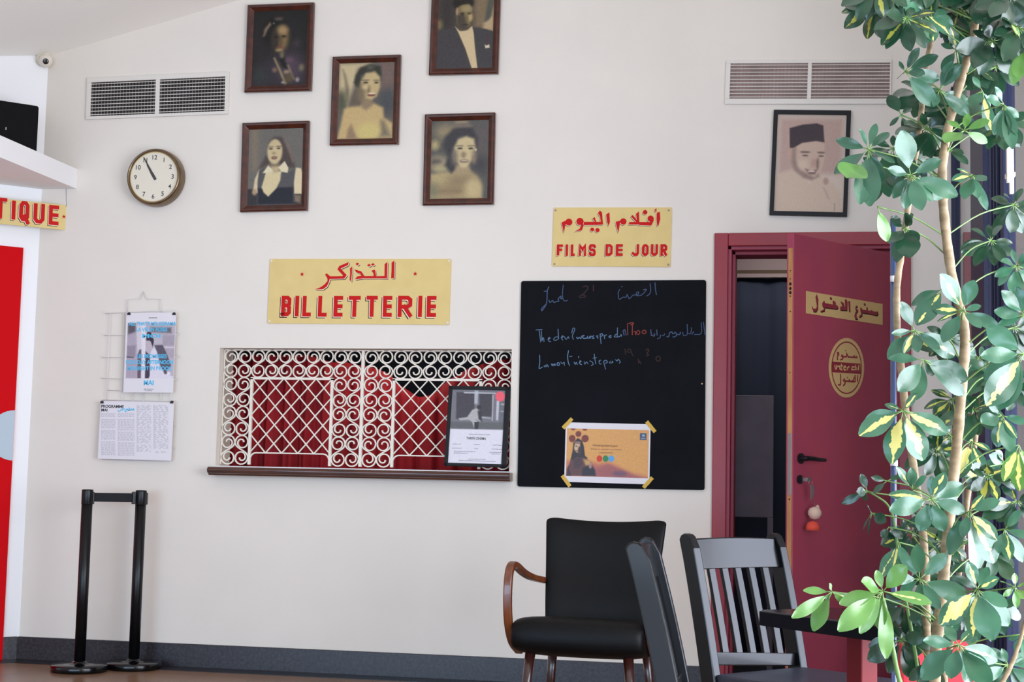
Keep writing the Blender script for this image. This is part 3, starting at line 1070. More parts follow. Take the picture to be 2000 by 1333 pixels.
for v_, segs in ((0.742, ((0.06, 0.2), (0.46, 0.55), (0.82, 0.97))), (0.797, ((0.06, 0.23), (0.48, 0.53), (0.8, 0.97))), (0.84, ((0.1, 0.48), (0.76, 0.97))), (0.862, ((0.1, 0.36), (0.8, 0.95))), (0.938, ((0.38, 0.7),)), (0.962, ((0.2, 0.86),)), (0.606, ((0.36, 0.74),))):
    for a_, b_ in segs:
        x_ = L0 + pw * a_
        while x_ < L0 + pw * b_:
            ln_ = random.uniform(0.003, 0.009)
            zz = pcz + ph * (0.5 - v_) + random.uniform(-.0006, .0006)
            mb.add([(x_, yt, zz - 0.0011), (x_ + ln_, yt, zz - 0.0011), (x_ + ln_, yt, zz + 0.0011), (x_, yt, zz + 0.0011)], [(0, 1, 2, 3)])
            x_ += ln_ + 0.0018
mb.build('print_lines', M['ink'], P.root)
# ------------------------------------------------------------------ framed photographs
def framed(label, tl, tr_, br, bl, fw, depth, m, rectz, shapes, base, zt, group=None, bevelled=True, grain=5, name='framed_photograph', back=0.0):
    P = Plate(name, tl, tr_, br, bl, off=depth)
    P.root.matrix_world = P.mw @ Matrix.Translation((0, depth - 0.001, 0))
    tag(P.root, label, 'picture', group)
    W2, H2 = P.w / 2, P.h / 2
    mb = MB()
    D = depth - 0.001
    # mitred moulding: profile (inset, y)
    prof = [(0, 0.0), (0, -D * 0.8), (fw * 0.2, -D), (fw * 0.45, -D * 0.95), (fw * 0.9, -D * 0.5), (fw, -D * 0.42), (fw, 0.0)] if bevelled else [(0, 0.0), (0, -D), (fw, -D), (fw, 0.0)]
    n_ = len(prof)
    vs = []
    for sx, sz in ((-1, -1), (1, -1), (1, 1), (-1, 1)):
        for i_, y_ in prof:
            vs.append((sx * (W2 - i_), y_, sz * (H2 - i_)))
    fs = []
    for c in range(4):
        d = (c + 1) % 4
        for i in range(n_):
            j = (i + 1) % n_
            fs.append((c * n_ + i, c * n_ + j, d * n_ + j, d * n_ + i))
    mb.add(vs, fs)
    o = mb.build('frame', m, P.root, bevel=0.0012)
    x0_, y0_, x1_, y1_ = rectz
    print_mesh('photograph', P.root, 2 * (W2 - fw) + 0.002, 2 * (H2 - fw) + 0.002, -D * 0.36, (x0_, y0_), (x1_, y0_), (x0_, y1_), shapes, base, 120, 164, grain, softk=1.7)
    return P


GF = 'mahogany framed portraits on the white wall'
A = [('e', 430, 600, 330, 420, 120, (34, 30, 30)), ('p', [(170, 1090), (200, 900), (330, 760), (480, 700), (640, 760), (780, 880), (830, 1090)], 60, (46, 40, 46)),
     ('e', 650, 860, 150, 170, 90, (72, 58, 70)), ('e', 260, 960, 80, 100, 60, (45, 50, 48)), ('e', 430, 420, 150, 190, 40, (16, 16, 15)),
     ('e', 508, 490, 92, 165, 30, (124, 100, 64)), ('e', 440, 510, 58, 150, 40, (48, 40, 33)), ('e', 525, 390, 60, 50, 30, (158, 128, 88)),
     ('e', 540, 468, 28, 14, 10, (44, 36, 26)), ('e', 440, 475, 28, 14, 10, (28, 24, 20)), ('e', 500, 560, 14, 40, 12, (98, 72, 46)), ('e', 490, 610, 40, 12, 10, (112, 58, 50)), ('e', 485, 640, 40, 18, 16, (152, 132, 88)),
     ('p', [(285, 460), (300, 370), (360, 290), (375, 310), (330, 380), (300, 450)], 18, (150, 124, 98)), ('e', 470, 245, 50, 22, 18, (84, 70, 60)), ('e', 410, 300, 10, 10, 8, (120, 116, 110)),
     ('p', [(480, 740), (560, 740), (600, 880), (540, 860)], 14, (18, 22, 17)),
     ('p', [(420, 740), (440, 730), (600, 1060), (570, 1080)], 10, (136, 120, 84)), ('p', [(590, 830), (615, 830), (690, 1010), (670, 1020)], 10, (124, 108, 78)), ('e', 525, 700, 24, 40, 16, (110, 98, 70)),
     ('e', 440, 890, 26, 26, 18, (130, 100, 80)), ('e', 590, 920, 34, 24, 16, (150, 126, 98)), ('e', 770, 870, 28, 40, 20, (112, 104, 78)), ('e', 725, 1020, 22, 26, 14, (152, 138, 138)), ('e', 550, 1050, 20, 14, 10, (160, 144, 140)), ('e', 620, 770, 45, 30, 24, (96, 72, 82)), ('e', 620, 1000, 50, 50, 30, (86, 72, 48)), ('e', 700, 560, 40, 40, 30, (60, 48, 54))]
framed('mahogany framed very dark portrait of a long-haired woman in a patterned jacket', (479, 9), (609, 4), (610, 176), (480, 180), 0.036, 0.03, M['frame'], (160, 140, 830, 1090), A, (22, 24, 22), None, GF)
B = [('p', [(150, 165), (560, 165), (400, 250), (340, 520), (280, 760), (150, 520)], 30, (192, 172, 132)), ('p', [(200, 250), (240, 330), (290, 520), (270, 680), (250, 560), (230, 400)], 20, (122, 110, 86)), ('e', 200, 660, 70, 120, 60, (80, 80, 60)),
     ('p', [(700, 165), (875, 165), (875, 540), (700, 560)], 50, (112, 92, 84)), ('e', 790, 690, 120, 170, 60, (70, 72, 72)),
     ('p', [(150, 1180), (190, 1000), (230, 780), (300, 740), (480, 720), (620, 710), (740, 770), (755, 900), (870, 980), (875, 1180)], 18, (190, 162, 110)),
     ('p', [(275, 1180), (290, 1050), (330, 990), (400, 1120), (420, 1180)], 20, (142, 116, 90)), ('p', [(720, 940), (760, 950), (850, 1150), (700, 1160)], 30, (116, 106, 86)), ('e', 560, 1080, 150, 110, 40, (198, 178, 112)),
     ('p', [(350, 560), (400, 480), (440, 560), (470, 700), (430, 740), (300, 740)], 24, (98, 86, 72)),
     ('p', [(350, 430), (370, 330), (430, 230), (560, 195), (690, 220), (710, 330), (700, 420), (640, 320), (520, 290), (440, 340), (430, 500), (380, 480)], 14, (50, 50, 40)),
     ('p', [(440, 600), (600, 620), (600, 740), (520, 800), (460, 760)], 20, (138, 118, 90)),
     ('p', [(440, 420), (500, 310), (620, 285), (690, 360), (695, 500), (650, 620), (590, 660), (500, 640), (440, 540)], 16, (188, 164, 116)), ('e', 455, 560, 50, 110, 35, (118, 102, 76)), ('e', 545, 520, 22, 50, 15, (130, 110, 80)), ('e', 500, 490, 40, 28, 20, (198, 174, 128)),
     ('e', 505, 432, 30, 12, 8, (66, 56, 48)), ('e', 645, 436, 25, 11, 8, (62, 54, 46)), ('e', 500, 400, 46, 7, 8, (100, 86, 66)), ('e', 645, 405, 36, 7, 8, (104, 90, 68)),
     ('e', 585, 600, 52, 16, 8, (112, 62, 56)), ('e', 590, 580, 42, 10, 6, (216, 196, 166)), ('e', 560, 230, 40, 30, 24, (84, 84, 70))]
framed('mahogany framed portrait of a smiling woman with bare shoulders', (647, 110), (780, 106), (779, 281), (645, 284), 0.036, 0.03, M['frame'], (150, 165, 875, 1180), B, (95, 88, 78), None, GF)
C = [('p', [(200, 165), (290, 165), (290, 700), (230, 700)], 40, (128, 112, 92)), ('p', [(170, 960), (870, 960), (870, 1180), (170, 1180)], 10, (48, 44, 46)),
     ('p', [(440, 330), (500, 270), (600, 280), (660, 400), (740, 560), (780, 690), (640, 700), (430, 640), (300, 700), (360, 600), (420, 470)], 20, (74, 62, 58)), ('p', [(610, 260), (680, 370), (760, 600), (740, 620), (650, 370)], 14, (122, 100, 88)),
     ('p', [(300, 720), (380, 680), (460, 720), (600, 740), (700, 740), (780, 700), (765, 900), (760, 1180), (300, 1180), (290, 900)], 8, (80, 78, 78)), ('p', [(300, 950), (760, 945), (755, 1165), (310, 1165)], 10, (32, 33, 42)),
     ('p', [(315, 700), (260, 830), (240, 1010), (300, 1010), (298, 850)], 8, (206, 186, 150)), ('p', [(785, 690), (850, 700), (870, 760), (870, 1040), (770, 1035), (765, 880)], 8, (214, 194, 156)),
     ('p', [(400, 740), (600, 730), (590, 850), (540, 960), (440, 1065), (380, 1010), (350, 940), (380, 830)], 8, (208, 190, 146)), ('e', 520, 690, 60, 60, 15, (182, 162, 122)), ('e', 510, 640, 70, 25, 15, (120, 104, 84)),
     ('p', [(360, 750), (430, 650), (470, 690), (500, 740), (400, 750)], 6, (216, 202, 166)), ('p', [(560, 680), (640, 600), (690, 690), (680, 755), (600, 740)], 6, (216, 202, 166)),
     ('e', 510, 470, 98, 165, 12, (194, 174, 132)), ('e', 455, 406, 34, 7, 8, (110, 96, 78)), ('e', 560, 402, 32, 7, 8, (110, 96, 78)), ('e', 458, 432, 24, 9, 6, (64, 56, 48)), ('e', 558, 428, 23, 9, 6, (64, 56, 48)),
     ('e', 500, 492, 24, 18, 10, (160, 138, 104)), ('e', 505, 552, 36, 20, 8, (104, 68, 60)), ('e', 507, 552, 20, 5, 4, (170, 140, 120)), ('e', 262, 1000, 28, 40, 14, (170, 142, 108)), ('p', [(770, 1045), (860, 1060), (850, 1160), (780, 1140)], 12, (120, 105, 85))]
framed('mahogany framed portrait of a woman in a white shirt and dark vest', (471, 240), (601, 235), (601, 411), (469, 414), 0.036, 0.03, M['frame'], (170, 165, 870, 1180), C, (104, 100, 92), None, GF)
D_ = [('e', 340, 330, 130, 100, 60, (142, 127, 97)), ('e', 210, 500, 50, 60, 30, (172, 154, 108)), ('e', 540, 215, 80, 30, 30, (150, 130, 105)), ('e', 260, 720, 120, 80, 40, (152, 138, 108)), ('e', 230, 720, 70, 40, 25, (84, 76, 74)), ('e', 290, 800, 100, 60, 40, (166, 152, 112)), ('e', 790, 420, 110, 220, 80, (92, 84, 80)), ('e', 780, 760, 90, 100, 60, (66, 62, 64)),
      ('p', [(160, 870), (330, 850), (480, 830), (640, 820), (740, 900), (800, 1020), (815, 1190), (160, 1190)], 20, (172, 152, 108)), ('e', 560, 960, 180, 90, 60, (142, 122, 90)), ('e', 420, 1090, 180, 60, 60, (136, 114, 84)), ('e', 700, 1060, 100, 120, 40, (188, 166, 120)), ('e', 200, 1080, 60, 80, 50, (120, 115, 90)),
      ('p', [(310, 500), (330, 400), (430, 300), (560, 250), (680, 290), (740, 420), (735, 560), (700, 480), (620, 400), (520, 400), (450, 520), (440, 640), (520, 790), (420, 860), (340, 760), (380, 650)], 22, (58, 56, 58)), ('e', 560, 262, 110, 20, 18, (120, 106, 92)),
      ('p', [(480, 760), (640, 740), (660, 840), (560, 880), (460, 850)], 18, (160, 140, 106)),
      ('p', [(450, 540), (500, 430), (600, 395), (700, 430), (720, 560), (680, 700), (600, 800), (540, 790), (460, 690)], 16, (194, 174, 130)), ('e', 462, 660, 36, 90, 30, (120, 108, 90)), ('e', 702, 660, 26, 80, 25, (140, 120, 98)),
      ('e', 525, 548, 30, 11, 8, (66, 58, 54)), ('e', 660, 552, 28, 11, 8, (62, 55, 50)), ('e', 520, 516, 44, 7, 8, (112, 98, 82)), ('e', 660, 519, 40, 7, 8, (112, 98, 82)), ('e', 570, 632, 30, 38, 16, (142, 122, 96)), ('e', 580, 712, 56, 20, 10, (120, 100, 86)), ('e', 582, 707, 40, 7, 6, (196, 178, 146)), ('e', 724, 570, 10, 14, 6, (206, 192, 160))]
framed('mahogany framed portrait of a dark-haired woman wrapped in pale fur', (828, 223), (966, 219), (964, 399), (826, 401), 0.036, 0.03, M['frame'], (160, 190, 880, 1190), D_, (84, 82, 76), None, GF)
E_ = [('p', [(800, -250), (1150, -250), (1150, 500), (820, 430)], 60, (124, 104, 78)), ('p', [(1150, 60), (1150, 490), (980, 450), (990, 340), (1080, 260)], 25, (178, 152, 114)), ('p', [(1070, -250), (1145, -250), (1110, 220), (1060, 300), (1000, 330)], 20, (80, 80, 70)),
      ('e', 380, 150, 120, 330, 80, (52, 46, 44)), ('e', 262, 360, 40, 80, 30, (120, 104, 70)),
      ('p', [(225, 470), (500, 420), (540, 440), (640, 700), (830, 1150), (225, 1150)], 10, (62, 58, 58)), ('p', [(800, 410), (960, 440), (1150, 500), (1150, 1150), (910, 1150), (850, 700)], 10, (62, 60, 60)),
      ('p', [(520, 400), (600, 480), (700, 470), (800, 400), (830, 520), (860, 800), (910, 1150), (815, 1150), (700, 800), (580, 520)], 8, (202, 178, 136)),
      ('e', 640, -20, 175, 120, 20, (34, 30, 24)), ('p', [(540, 60), (620, 10), (740, 0), (790, 80), (800, 220), (760, 380), (690, 470), (620, 460), (550, 380), (530, 220)], 14, (122, 108, 72)),
      ('p', [(540, 200), (650, 170), (690, 260), (740, 450), (640, 470), (550, 400)], 20, (70, 60, 50)), ('e', 700, 80, 80, 60, 25, (152, 134, 92)), ('e', 765, 240, 35, 60, 20, (178, 152, 107)), ('e', 625, 160, 42, 10, 8, (52, 44, 34)), ('e', 745, 160, 34, 9, 8, (70, 60, 44)), ('e', 628, 185, 26, 8, 6, (40, 34, 28)), ('e', 748, 183, 22, 8, 6, (60, 50, 38)), ('e', 700, 270, 20, 50, 20, (104, 90, 62)), ('e', 540, 130, 16, 60, 12, (172, 132, 107)), ('e', 690, 370, 50, 12, 8, (58, 44, 40)),
      ('p', [(1015, 735), (1050, 750), (1090, 730), (1100, 790), (1030, 800)], 6, (206, 192, 162)), ('e', 1050, 640, 12, 70, 10, (92, 44, 48))]
framed('mahogany framed portrait of a man in a dark suit with a white pocket square', (843, -32), (977, -36), (973, 143), (837, 146), 0.036, 0.03, M['frame'], (225, -250, 1150, 1150), E_, (70, 62, 50), None, GF)
F_ = [('p', [(140, 155), (860, 155), (860, 800), (140, 800)], 30, (180, 150, 137)),
      ('p', [(105, 830), (300, 740), (420, 850), (520, 900), (620, 820), (720, 860), (860, 1000), (900, 1240), (105, 1240)], 20, (198, 174, 152)), ('e', 690, 880, 30, 40, 10, (170, 140, 125)), ('p', [(660, 950), (680, 960), (740, 1080), (720, 1080)], 12, (172, 150, 132)), ('p', [(795, 1130), (804, 1130), (804, 1220), (795, 1220)], 5, (150, 128, 115)),
      ('e', 268, 570, 28, 60, 10, (188, 152, 134)),
      ('p', [(300, 500), (400, 440), (560, 420), (655, 440), (668, 600), (640, 740), (600, 830), (530, 865), (430, 840), (330, 760), (290, 650)], 8, (192, 164, 144)),
      ('p', [(295, 520), (330, 480), (335, 640), (400, 760), (560, 840), (600, 800), (612, 825), (530, 870), (430, 845), (320, 750), (288, 660)], 18, (142, 118, 106)),
      ('p', [(250, 270), (400, 228), (560, 212), (635, 235), (655, 430), (560, 415), (400, 440), (300, 500), (262, 500)], 6, (52, 36, 42)),
      ('e', 440, 546, 50, 8, 8, (84, 66, 62)), ('e', 622, 550, 38, 8, 8, (84, 66, 62)), ('e', 442, 586, 32, 8, 6, (84, 68, 64)), ('e', 625, 590, 28, 8, 6, (84, 68, 64)), ('e', 545, 670, 40, 50, 16, (180, 148, 130)), ('e', 588, 680, 14, 60, 12, (122, 98, 90)),
      ('p', [(440, 735), (520, 765), (585, 745), (560, 800), (500, 800)], 8, (108, 78, 74)), ('e', 520, 768, 42, 11, 6, (212, 192, 177)), ('e', 420, 690, 60, 50, 24, (206, 180, 158))]
framed('black framed portrait of a smiling man in a dark cap, hanging above the red door', (1510, 214), (1662, 216), (1655, 423), (1504, 420), 0.021, 0.024, M['black'], (105, 110, 900, 1240), F_, (204, 184, 168), None, None, False, 3)

# ------------------------------------------------------------------ air vents
def vent(label, tl, tr_, br, bl, cells, mback):
    P = Plate('air_vent', tl, tr_, br, bl, off=0.012)
    tag(P.root, label, 'air vent')
    P.root.matrix_world = P.mw @ Matrix.Translation((0, 0.0115, 0))
    W2, H2 = P.w / 2, P.h / 2
    ops = []
    for c in cells:
        a_, b_ = P.loc(*c[0]), P.loc(*c[1])
        ops.append((a_[0], b_[0], b_[1], a_[1]))
    zlo, zhi = sum(o_[2] for o_ in ops) / 2, sum(o_[3] for o_ in ops) / 2
    mb = MB()
    yf = -0.012
    mb.box(-W2, W2, yf, 0, zhi, H2).box(-W2, W2, yf, 0, -H2, zlo)
    mb.box(-W2, ops[0][0], yf, 0, zlo, zhi).box(ops[0][1], ops[1][0], yf, 0, zlo, zhi).box(ops[1][1], W2, yf, 0, zlo, zhi)
    mb.build('frame', M['vent'], P.root, bevel=0.0015)
    for i, (x0_, x1_, _, _) in enumerate(ops):
        MB().box(x0_, x1_, -0.0022, -0.0012, zlo, zhi).build('duct_backing', mback[i], P.root)
        k = MB()
        nb = 10
        for j in range(nb):
            zc = zlo + (zhi - zlo) * (j + 0.5) / nb
            k.add([(x0_, -0.0115, zc - 0.0022), (x1_, -0.0115, zc - 0.0022), (x1_, -0.0085, zc + 0.0022), (x0_, -0.0085, zc + 0.0022), (x0_, -0.0105, zc - 0.003), (x1_, -0.0105, zc - 0.003), (x1_, -0.0075, zc + 0.0014), (x0_, -0.0075, zc + 0.0014)],
                  [(0, 1, 2, 3), (7, 6, 5, 4), (0, 4, 5, 1), (2, 6, 7, 3)])
        k.build('louvre_panel', M['vent'], P.root)
        k = MB()
        nv = 21
        for j in range(nv):
            xc = x0_ + (x1_ - x0_) * (j + 0.5) / nv
            k.box(xc - 0.0011, xc + 0.0011, -0.0065, -0.003, zlo, zhi)
        k.build('rear_blades', M['ventblade'], P.root)
    return P


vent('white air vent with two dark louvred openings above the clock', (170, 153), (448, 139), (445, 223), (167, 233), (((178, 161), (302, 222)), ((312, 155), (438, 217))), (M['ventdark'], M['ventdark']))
vent('white air vent with two pale louvred openings above the black framed portrait', (1417, 117), (1741, 117), (1741, 202), (1416, 204), (((1427, 125), (1576, 194)), ((1586, 122), (1737, 191))), (M['ventpink'], M['ventpink']))

# ------------------------------------------------------------------ wall clock, stopped at five to eleven
cc = on_y(311, 350, 0)
cr = (on_y(366, 350, 0) - on_y(256, 352, 0)).x / 2 * 0.965
ck = empty('wall_clock', Vector((cc.x - 0.003, 0, cc.z)))
tag(ck, 'round bronze rimmed wall clock with a cream dial, showing five to eleven', 'clock')
cdp = 0.075
MB().lathe([(cr * 0.97, -0.001), (cr, -0.01), (cr, -cdp * 0.55), (cr * 0.985, -cdp * 0.8), (cr * 0.95, -cdp), (cr * 0.91, -cdp * 1.02), (cr * 0.885, -cdp * 0.96), (cr * 0.88, -cdp * 0.8), (cr * 0.5, -cdp * 0.79)], 64, 'Y').build('case', M['brass'], ck, smooth=True)
MB().lathe([(cr * 0.88, -cdp * 0.80), (cr * 0.88, -cdp * 0.84), (cr * 0.845, -cdp * 0.835), (cr * 0.84, -cdp * 0.80)], 64, 'Y').build('dial_ring', M['dialrim'], ck, smooth=True)
MB().lathe([(cr * 0.86, -cdp * 0.80), (cr * 0.86, -cdp * 0.825), (0.001, -cdp * 0.825)], 64, 'Y').build('dial', M['dial'], ck)
mb = MB()
for h_ in range(1, 13):
    if h_ == 11:
        pass
    an = R(90 - 30 * h_)
    s_ = str(h_)
    hh = cr * 0.15
    text_mesh(mb, s_, cr * 0.68 * math.cos(an), cr * 0.68 * math.sin(an) - hh / 2, hh, -cdp * 0.835, align='CENTER', bold=0.012)
mb.build('numerals', M['dialink'], ck)
for nm, ang, ln_, w_, yy_ in (('hour_hand', 327.5, 0.5, 0.05, 0.845), ('minute_hand', 330, 0.80, 0.038, 0.86)):
    u_ = Vector((math.sin(R(ang)), math.cos(R(ang))))
    v_ = Vector((u_.y, -u_.x))
    pts = [u_ * (-0.12 * cr) + v_ * w_ * cr * 0.9, u_ * (cr * 0.1) + v_ * w_ * cr, u_ * (cr * ln_) + v_ * w_ * cr * 0.35, u_ * (cr * ln_) - v_ * w_ * cr * 0.35, u_ * (cr * 0.1) - v_ * w_ * cr, u_ * (-0.12 * cr) - v_ * w_ * cr * 0.9]
    MB().prism(pts, -cdp * (yy_ + 0.012), -cdp * yy_).build(nm, M['dialink'], ck)

# ------------------------------------------------------------------ security camera, loudspeaker
def left_at(px, py, out=0.0):
    return on_plane(px, py, LO + LN * out, LN)


b0 = left_at(84, 116)
kx_ = empty('security_camera', b0)
tag(kx_, 'small white dome security camera high in the wall corner', 'security camera')
aim = (CAM - b0).normalized()
yv = LN
q = yv.to_track_quat('Z', 'Y').to_matrix().to_4x4()
kx_.matrix_world = Matrix.Translation(b0) @ q
MB().lathe([(0.040, 0.0005), (0.041, 0.012), (0.036, 0.026), (0.030, 0.030)], 28, 'Z').build('base', M['white'], kx_, smooth=True)
inv = kx_.matrix_world.inverted()
cen = inv @ on_plane(89, 119, LO + LN * 0.055, LN)
prof = [(0.001, -0.037)] + [(0.0375 * math.cos(R(a_)), 0.0375 * math.sin(R(a_))) for a_ in range(-75, 90, 15)] + [(0.001, 0.0375)]
MB().lathe(prof, 28, 'Z', cen).build('dome', M['white'], kx_, smooth=True)
look = (inv.to_3x3() @ ((CAM + Vector((0.25, 0, -0.55))) - on_plane(89, 119, LO + LN * 0.055, LN)).normalized()).normalized()
ql = look.to_track_quat('Z', 'Y').to_matrix()
mb = MB().lathe([(0.020, 0.026), (0.023, 0.034), (0.021, 0.040), (0.016, 0.041)], 24, 'Z')
mb.v = [tuple(ql @ Vector(p) + Vector(cen)) for p in mb.v]
mb.build('lens_collar', M['white'], kx_, smooth=True)
mb = MB().lathe([(0.0165, 0.036), (0.0165, 0.0425), (0.010, 0.0435), (0.001, 0.0438)], 24, 'Z')
mb.v = [tuple(ql @ Vector(p) + Vector(cen)) for p in mb.v]
mb.build('lens', M['lens'], kx_, smooth=True)

# loudspeaker standing on the ledge; its right edge seen at x = 75
sp0 = on_plane(75, 250, Vector((CX - 0.20, -0.56, 0)), LN)
sw_, sdep = 0.30, 0.22
tz = on_plane(40, 201, sp0, LN).z
t = empty('loudspeaker', Matrix(((LU.x, -LN.x, 0, sp0.x), (LU.y, -LN.y, 0, sp0.y), (0, 0, 1, lz1 + 0.001), (0, 0, 0, 1))))
tag(t, 'black loudspeaker box standing on the white corner ledge', 'loudspeaker')
sh_ = tz - lz1
mb = MB().prism(rrect(sw_, sh_, 0.012, -sw_ / 2, sh_ / 2), 0.012, sdep)
mb.build('cabinet', M['black'], t, bevel=0.006)
mb = MB().prism(rrect(sw_ - 0.006, sh_ - 0.008, 0.014, -sw_ / 2, sh_ / 2), -0.006, 0.012)
mb.build('front_grille', M['speaker'], t, bevel=0.008, seg=3)
p = on_plane(11, 252, sp0, LN)
MB().prism(rect(0.006, 0.014, (p - sp0).dot(LU), p.z - lz1), -0.0075, -0.0055).build('badge', M['steel'], t)

# ------------------------------------------------------------------ painted signs
def glyph(ch):
    """strokes of block capitals in a unit box (x 0..1, z 0..1)."""
    G = {
        'B': [([(0, 0), (0, 1), (.72, 1), (1, .9), (1, .62), (.8, .52), (0, .52)], 0), ([(.8, .52), (1, .42), (1, .1), (.72, 0), (0, 0)], 0)],
        'I': [([(.5, 0), (.5, 1)], 0)],
        'L': [([(0, 1), (0, 0), (1, 0)], 0)],
        'E': [([(1, 1), (0, 1), (0, 0), (1, 0)], 0), ([(0, .5), (.95, .5)], 0)],
        'T': [([(0, 1), (1, 1)], 0), ([(.5, 1), (.5, 0)], 0)],
        'R': [([(0, 0), (0, 1), (.75, 1), (1, .88), (1, .58), (.75, .48), (0, .48)], 0), ([(.45, .48), (1, 0)], 0)],
        'F': [([(0, 0), (0, 1), (1, 1)], 0), ([(0, .52), (.8, .52)], 0)],
        'M': [([(0, 0), (0, 1), (.5, .55), (1, 1), (1, 0)], 0)],
        'S': [([(1, .86), (1, .93), (.85, 1), (.15, 1), (0, .92), (0, .64), (.12, .53), (.88, .47), (1, .36), (1, .08), (.85, 0), (.15, 0), (0, .07), (0, .14)], 0)],
        'D': [([(0, 0), (0, 1), (.7, 1), (1, .84), (1, .16), (.7, 0), (0, 0)], 0)],
        'J': [([(1, 1), (1, .18), (.8, 0), (.25, 0), (0, .14)], 0)],
        'O': [([(.28, 0), (0, .16), (0, .84), (.28, 1), (.72, 1), (1, .84), (1, .16), (.72, 0)], 1)],
        'U': [([(0, 1), (0, .16), (.28, 0), (.72, 0), (1, .16), (1, 1)], 0)],
        'Q': [([(.28, 0), (0, .16), (0, .84), (.28, 1), (.72, 1), (1, .84), (1, .16), (.72, 0)], 1), ([(.62, .2), (1.08, -.16)], 0)],
        'N': [([(0, 0), (0, 1), (1, 0), (1, 1)], 0)],
    }
    return G[ch]


def letters(P, spec, zt, wd, y, root, dx, dz):
    """spec: (char, x0, x1, ytop, ybot) red body extents in crop pixels; wd stroke in local units."""
    red, hi, dk = MB(), MB(), MB()
    for ch, x0_, x1_, yt, yb_ in spec:
        a_, b_ = P.loc(*zt((x0_, yb_))), P.loc(*zt((x1_, yt)))
        w_, h_ = b_[0] - a_[0] - wd, b_[1] - a_[1] - wd
        for pts, closed in glyph(ch):
            # extend free ends by half a stroke so corners are square
            q = [(a_[0] + wd / 2 + p[0] * w_, a_[1] + wd / 2 + p[1] * h_) for p in pts]
            if ch == 'I':
                q = [((a_[0] + b_[0]) / 2, p[1]) for p in q]
            if not closed:
                for e, f in ((0, 1), (-1, -2)):
                    d = Vector(q[e]) - Vector(q[f])
                    if d.length > 1e-6:
                        d.normalize()
                        q[e] = tuple(Vector(q[e]) + d * wd / 2)
            red.stroke(q, wd, y - 0.0012, y - 0.0004, bool(closed))
            q2 = [(p[0] + dx * .45, p[1] + dz * .45) for p in q]
            hi.stroke(q2, wd * 1.06, y - 0.0008, y - 0.0003, bool(closed))
            q3 = [(p[0] + dx, p[1] + dz) for p in q]
            dk.stroke(q3, wd * 1.04, y - 0.0005, y - 0.0001, bool(closed))
    dk.build('lettering_shadow', M['signdark'], root)
    hi.build('lettering_edge', M['creamlight'], root)
    red.build('lettering', M['signred'], root)


def polys(P, plist, zt, y, root, off, name='arabic_lettering', m='signred'):
    red, hi, dk = MB(), MB(), MB()
    for jk, pl in enumerate(plist):
        jt = jk * 0.00002
        red.prism([P.loc(*zt(p)) for p in pl], y - 0.0012 - jt, y - 0.0004)
        hi.prism([P.loc(*zt((p[0] + off[0] * .5, p[1] + off[1] * .5))) for p in pl], y - 0.0008 - jt, y - 0.0003)
        dk.prism([P.loc(*zt((p[0] + off[0], p[1] + off[1]))) for p in pl], y - 0.0005 - jt * .5, y - 0.0001)
    dk.build(name + '_shadow', M['signdark'], root)
    hi.build(name + '_edge', M['creamlight'], root)
    red.build(name, M[m], root)


def star(cx, cy, r_):
    return [(cx + (r_ if k % 2 == 0 else r_ * .42) * math.sin(math.pi * k / 5), cy - (r_ if k % 2 == 0 else r_ * .42) * math.cos(math.pi * k / 5)) for k in range(10)]


def sign(name, label, tl, tr_, br, bl, th=0.006, **kw):
    P = Plate(name, tl, tr_, br, bl, off=th, **kw)
    P.root.matrix_world = P.mw @ Matrix.Translation((0, 0, 0))
    tag(P.root, label, 'sign')
    MB().prism(rrect(P.w, P.h, 0.006), 0.0, th - 0.0006).build('panel', M['cream'], P.root, bevel=0.0006)
    return P


bs = sign('ticket_sign', 'wide cream sign lettered BILLETTERIE in red above the ticket window', (527, 506), (881, 506), (878, 635), (522, 632))
z5 = ztr(540, 560, 6.06)
letters(bs, [('B', 52, 178, 110, 352), ('I', 222, 264, 110, 355), ('L', 303, 415, 112, 355), ('L', 487, 602, 112, 358), ('E', 672, 790, 112, 358), ('T', 848, 998, 112, 360), ('T', 1058, 1200, 110, 360), ('E', 1255, 1372, 112, 360), ('R', 1432, 1610, 110, 362), ('I', 1678, 1722, 110, 362), ('E', 1775, 1895, 112, 362)],
        z5, 0.0215, 0.0, bs.root, -0.0075, -0.0075)
z1 = ztr(600, 500, 10)
T1 = [[(1650, 130), (1700, 97), (1706, 115), (1700, 440), (1640, 440), (1648, 300)],
      [(1515, 160), (1570, 122), (1562, 445), (1340, 440), (1310, 400), (1510, 395)],
      [(1255, 290), (1325, 270), (1350, 400), (1345, 442), (1100, 442), (1080, 398), (1300, 395), (1293, 340)],
      [(925, 265), (1060, 305), (1118, 400), (1090, 442), (930, 462), (980, 402), (1060, 390), (1040, 350), (960, 325)],
      [(1170, 185), (1210, 158), (1250, 185), (1210, 212)], [(1245, 170), (1285, 143), (1325, 170), (1285, 198)], [(945, 162), (980, 132), (1020, 160), (982, 190)],
      [(838, 245), (880, 207), (876, 350), (858, 503), (830, 470), (840, 350)],
      [(592, 265), (627, 200), (815, 122), (797, 185), (655, 250), (775, 380), (725, 448), (440, 455), (445, 400), (690, 398), (700, 380), (602, 280)],
      [(350, 365), (385, 345), (450, 400), (440, 460), (425, 520), (385, 600), (310, 655), (150, 660), (260, 615), (340, 560), (400, 490), (395, 440)]]
polys(bs, T1, z1, 0.0, bs.root, (20, 22))
mb = MB()
for s in (star(590, 536, 4.6), star(811, 535, 4.6)):
    mb.prism([bs.loc(*p) for p in s], -0.0012, -0.0003)
mb.build('star', M['signred'], bs.root)
mb = MB()
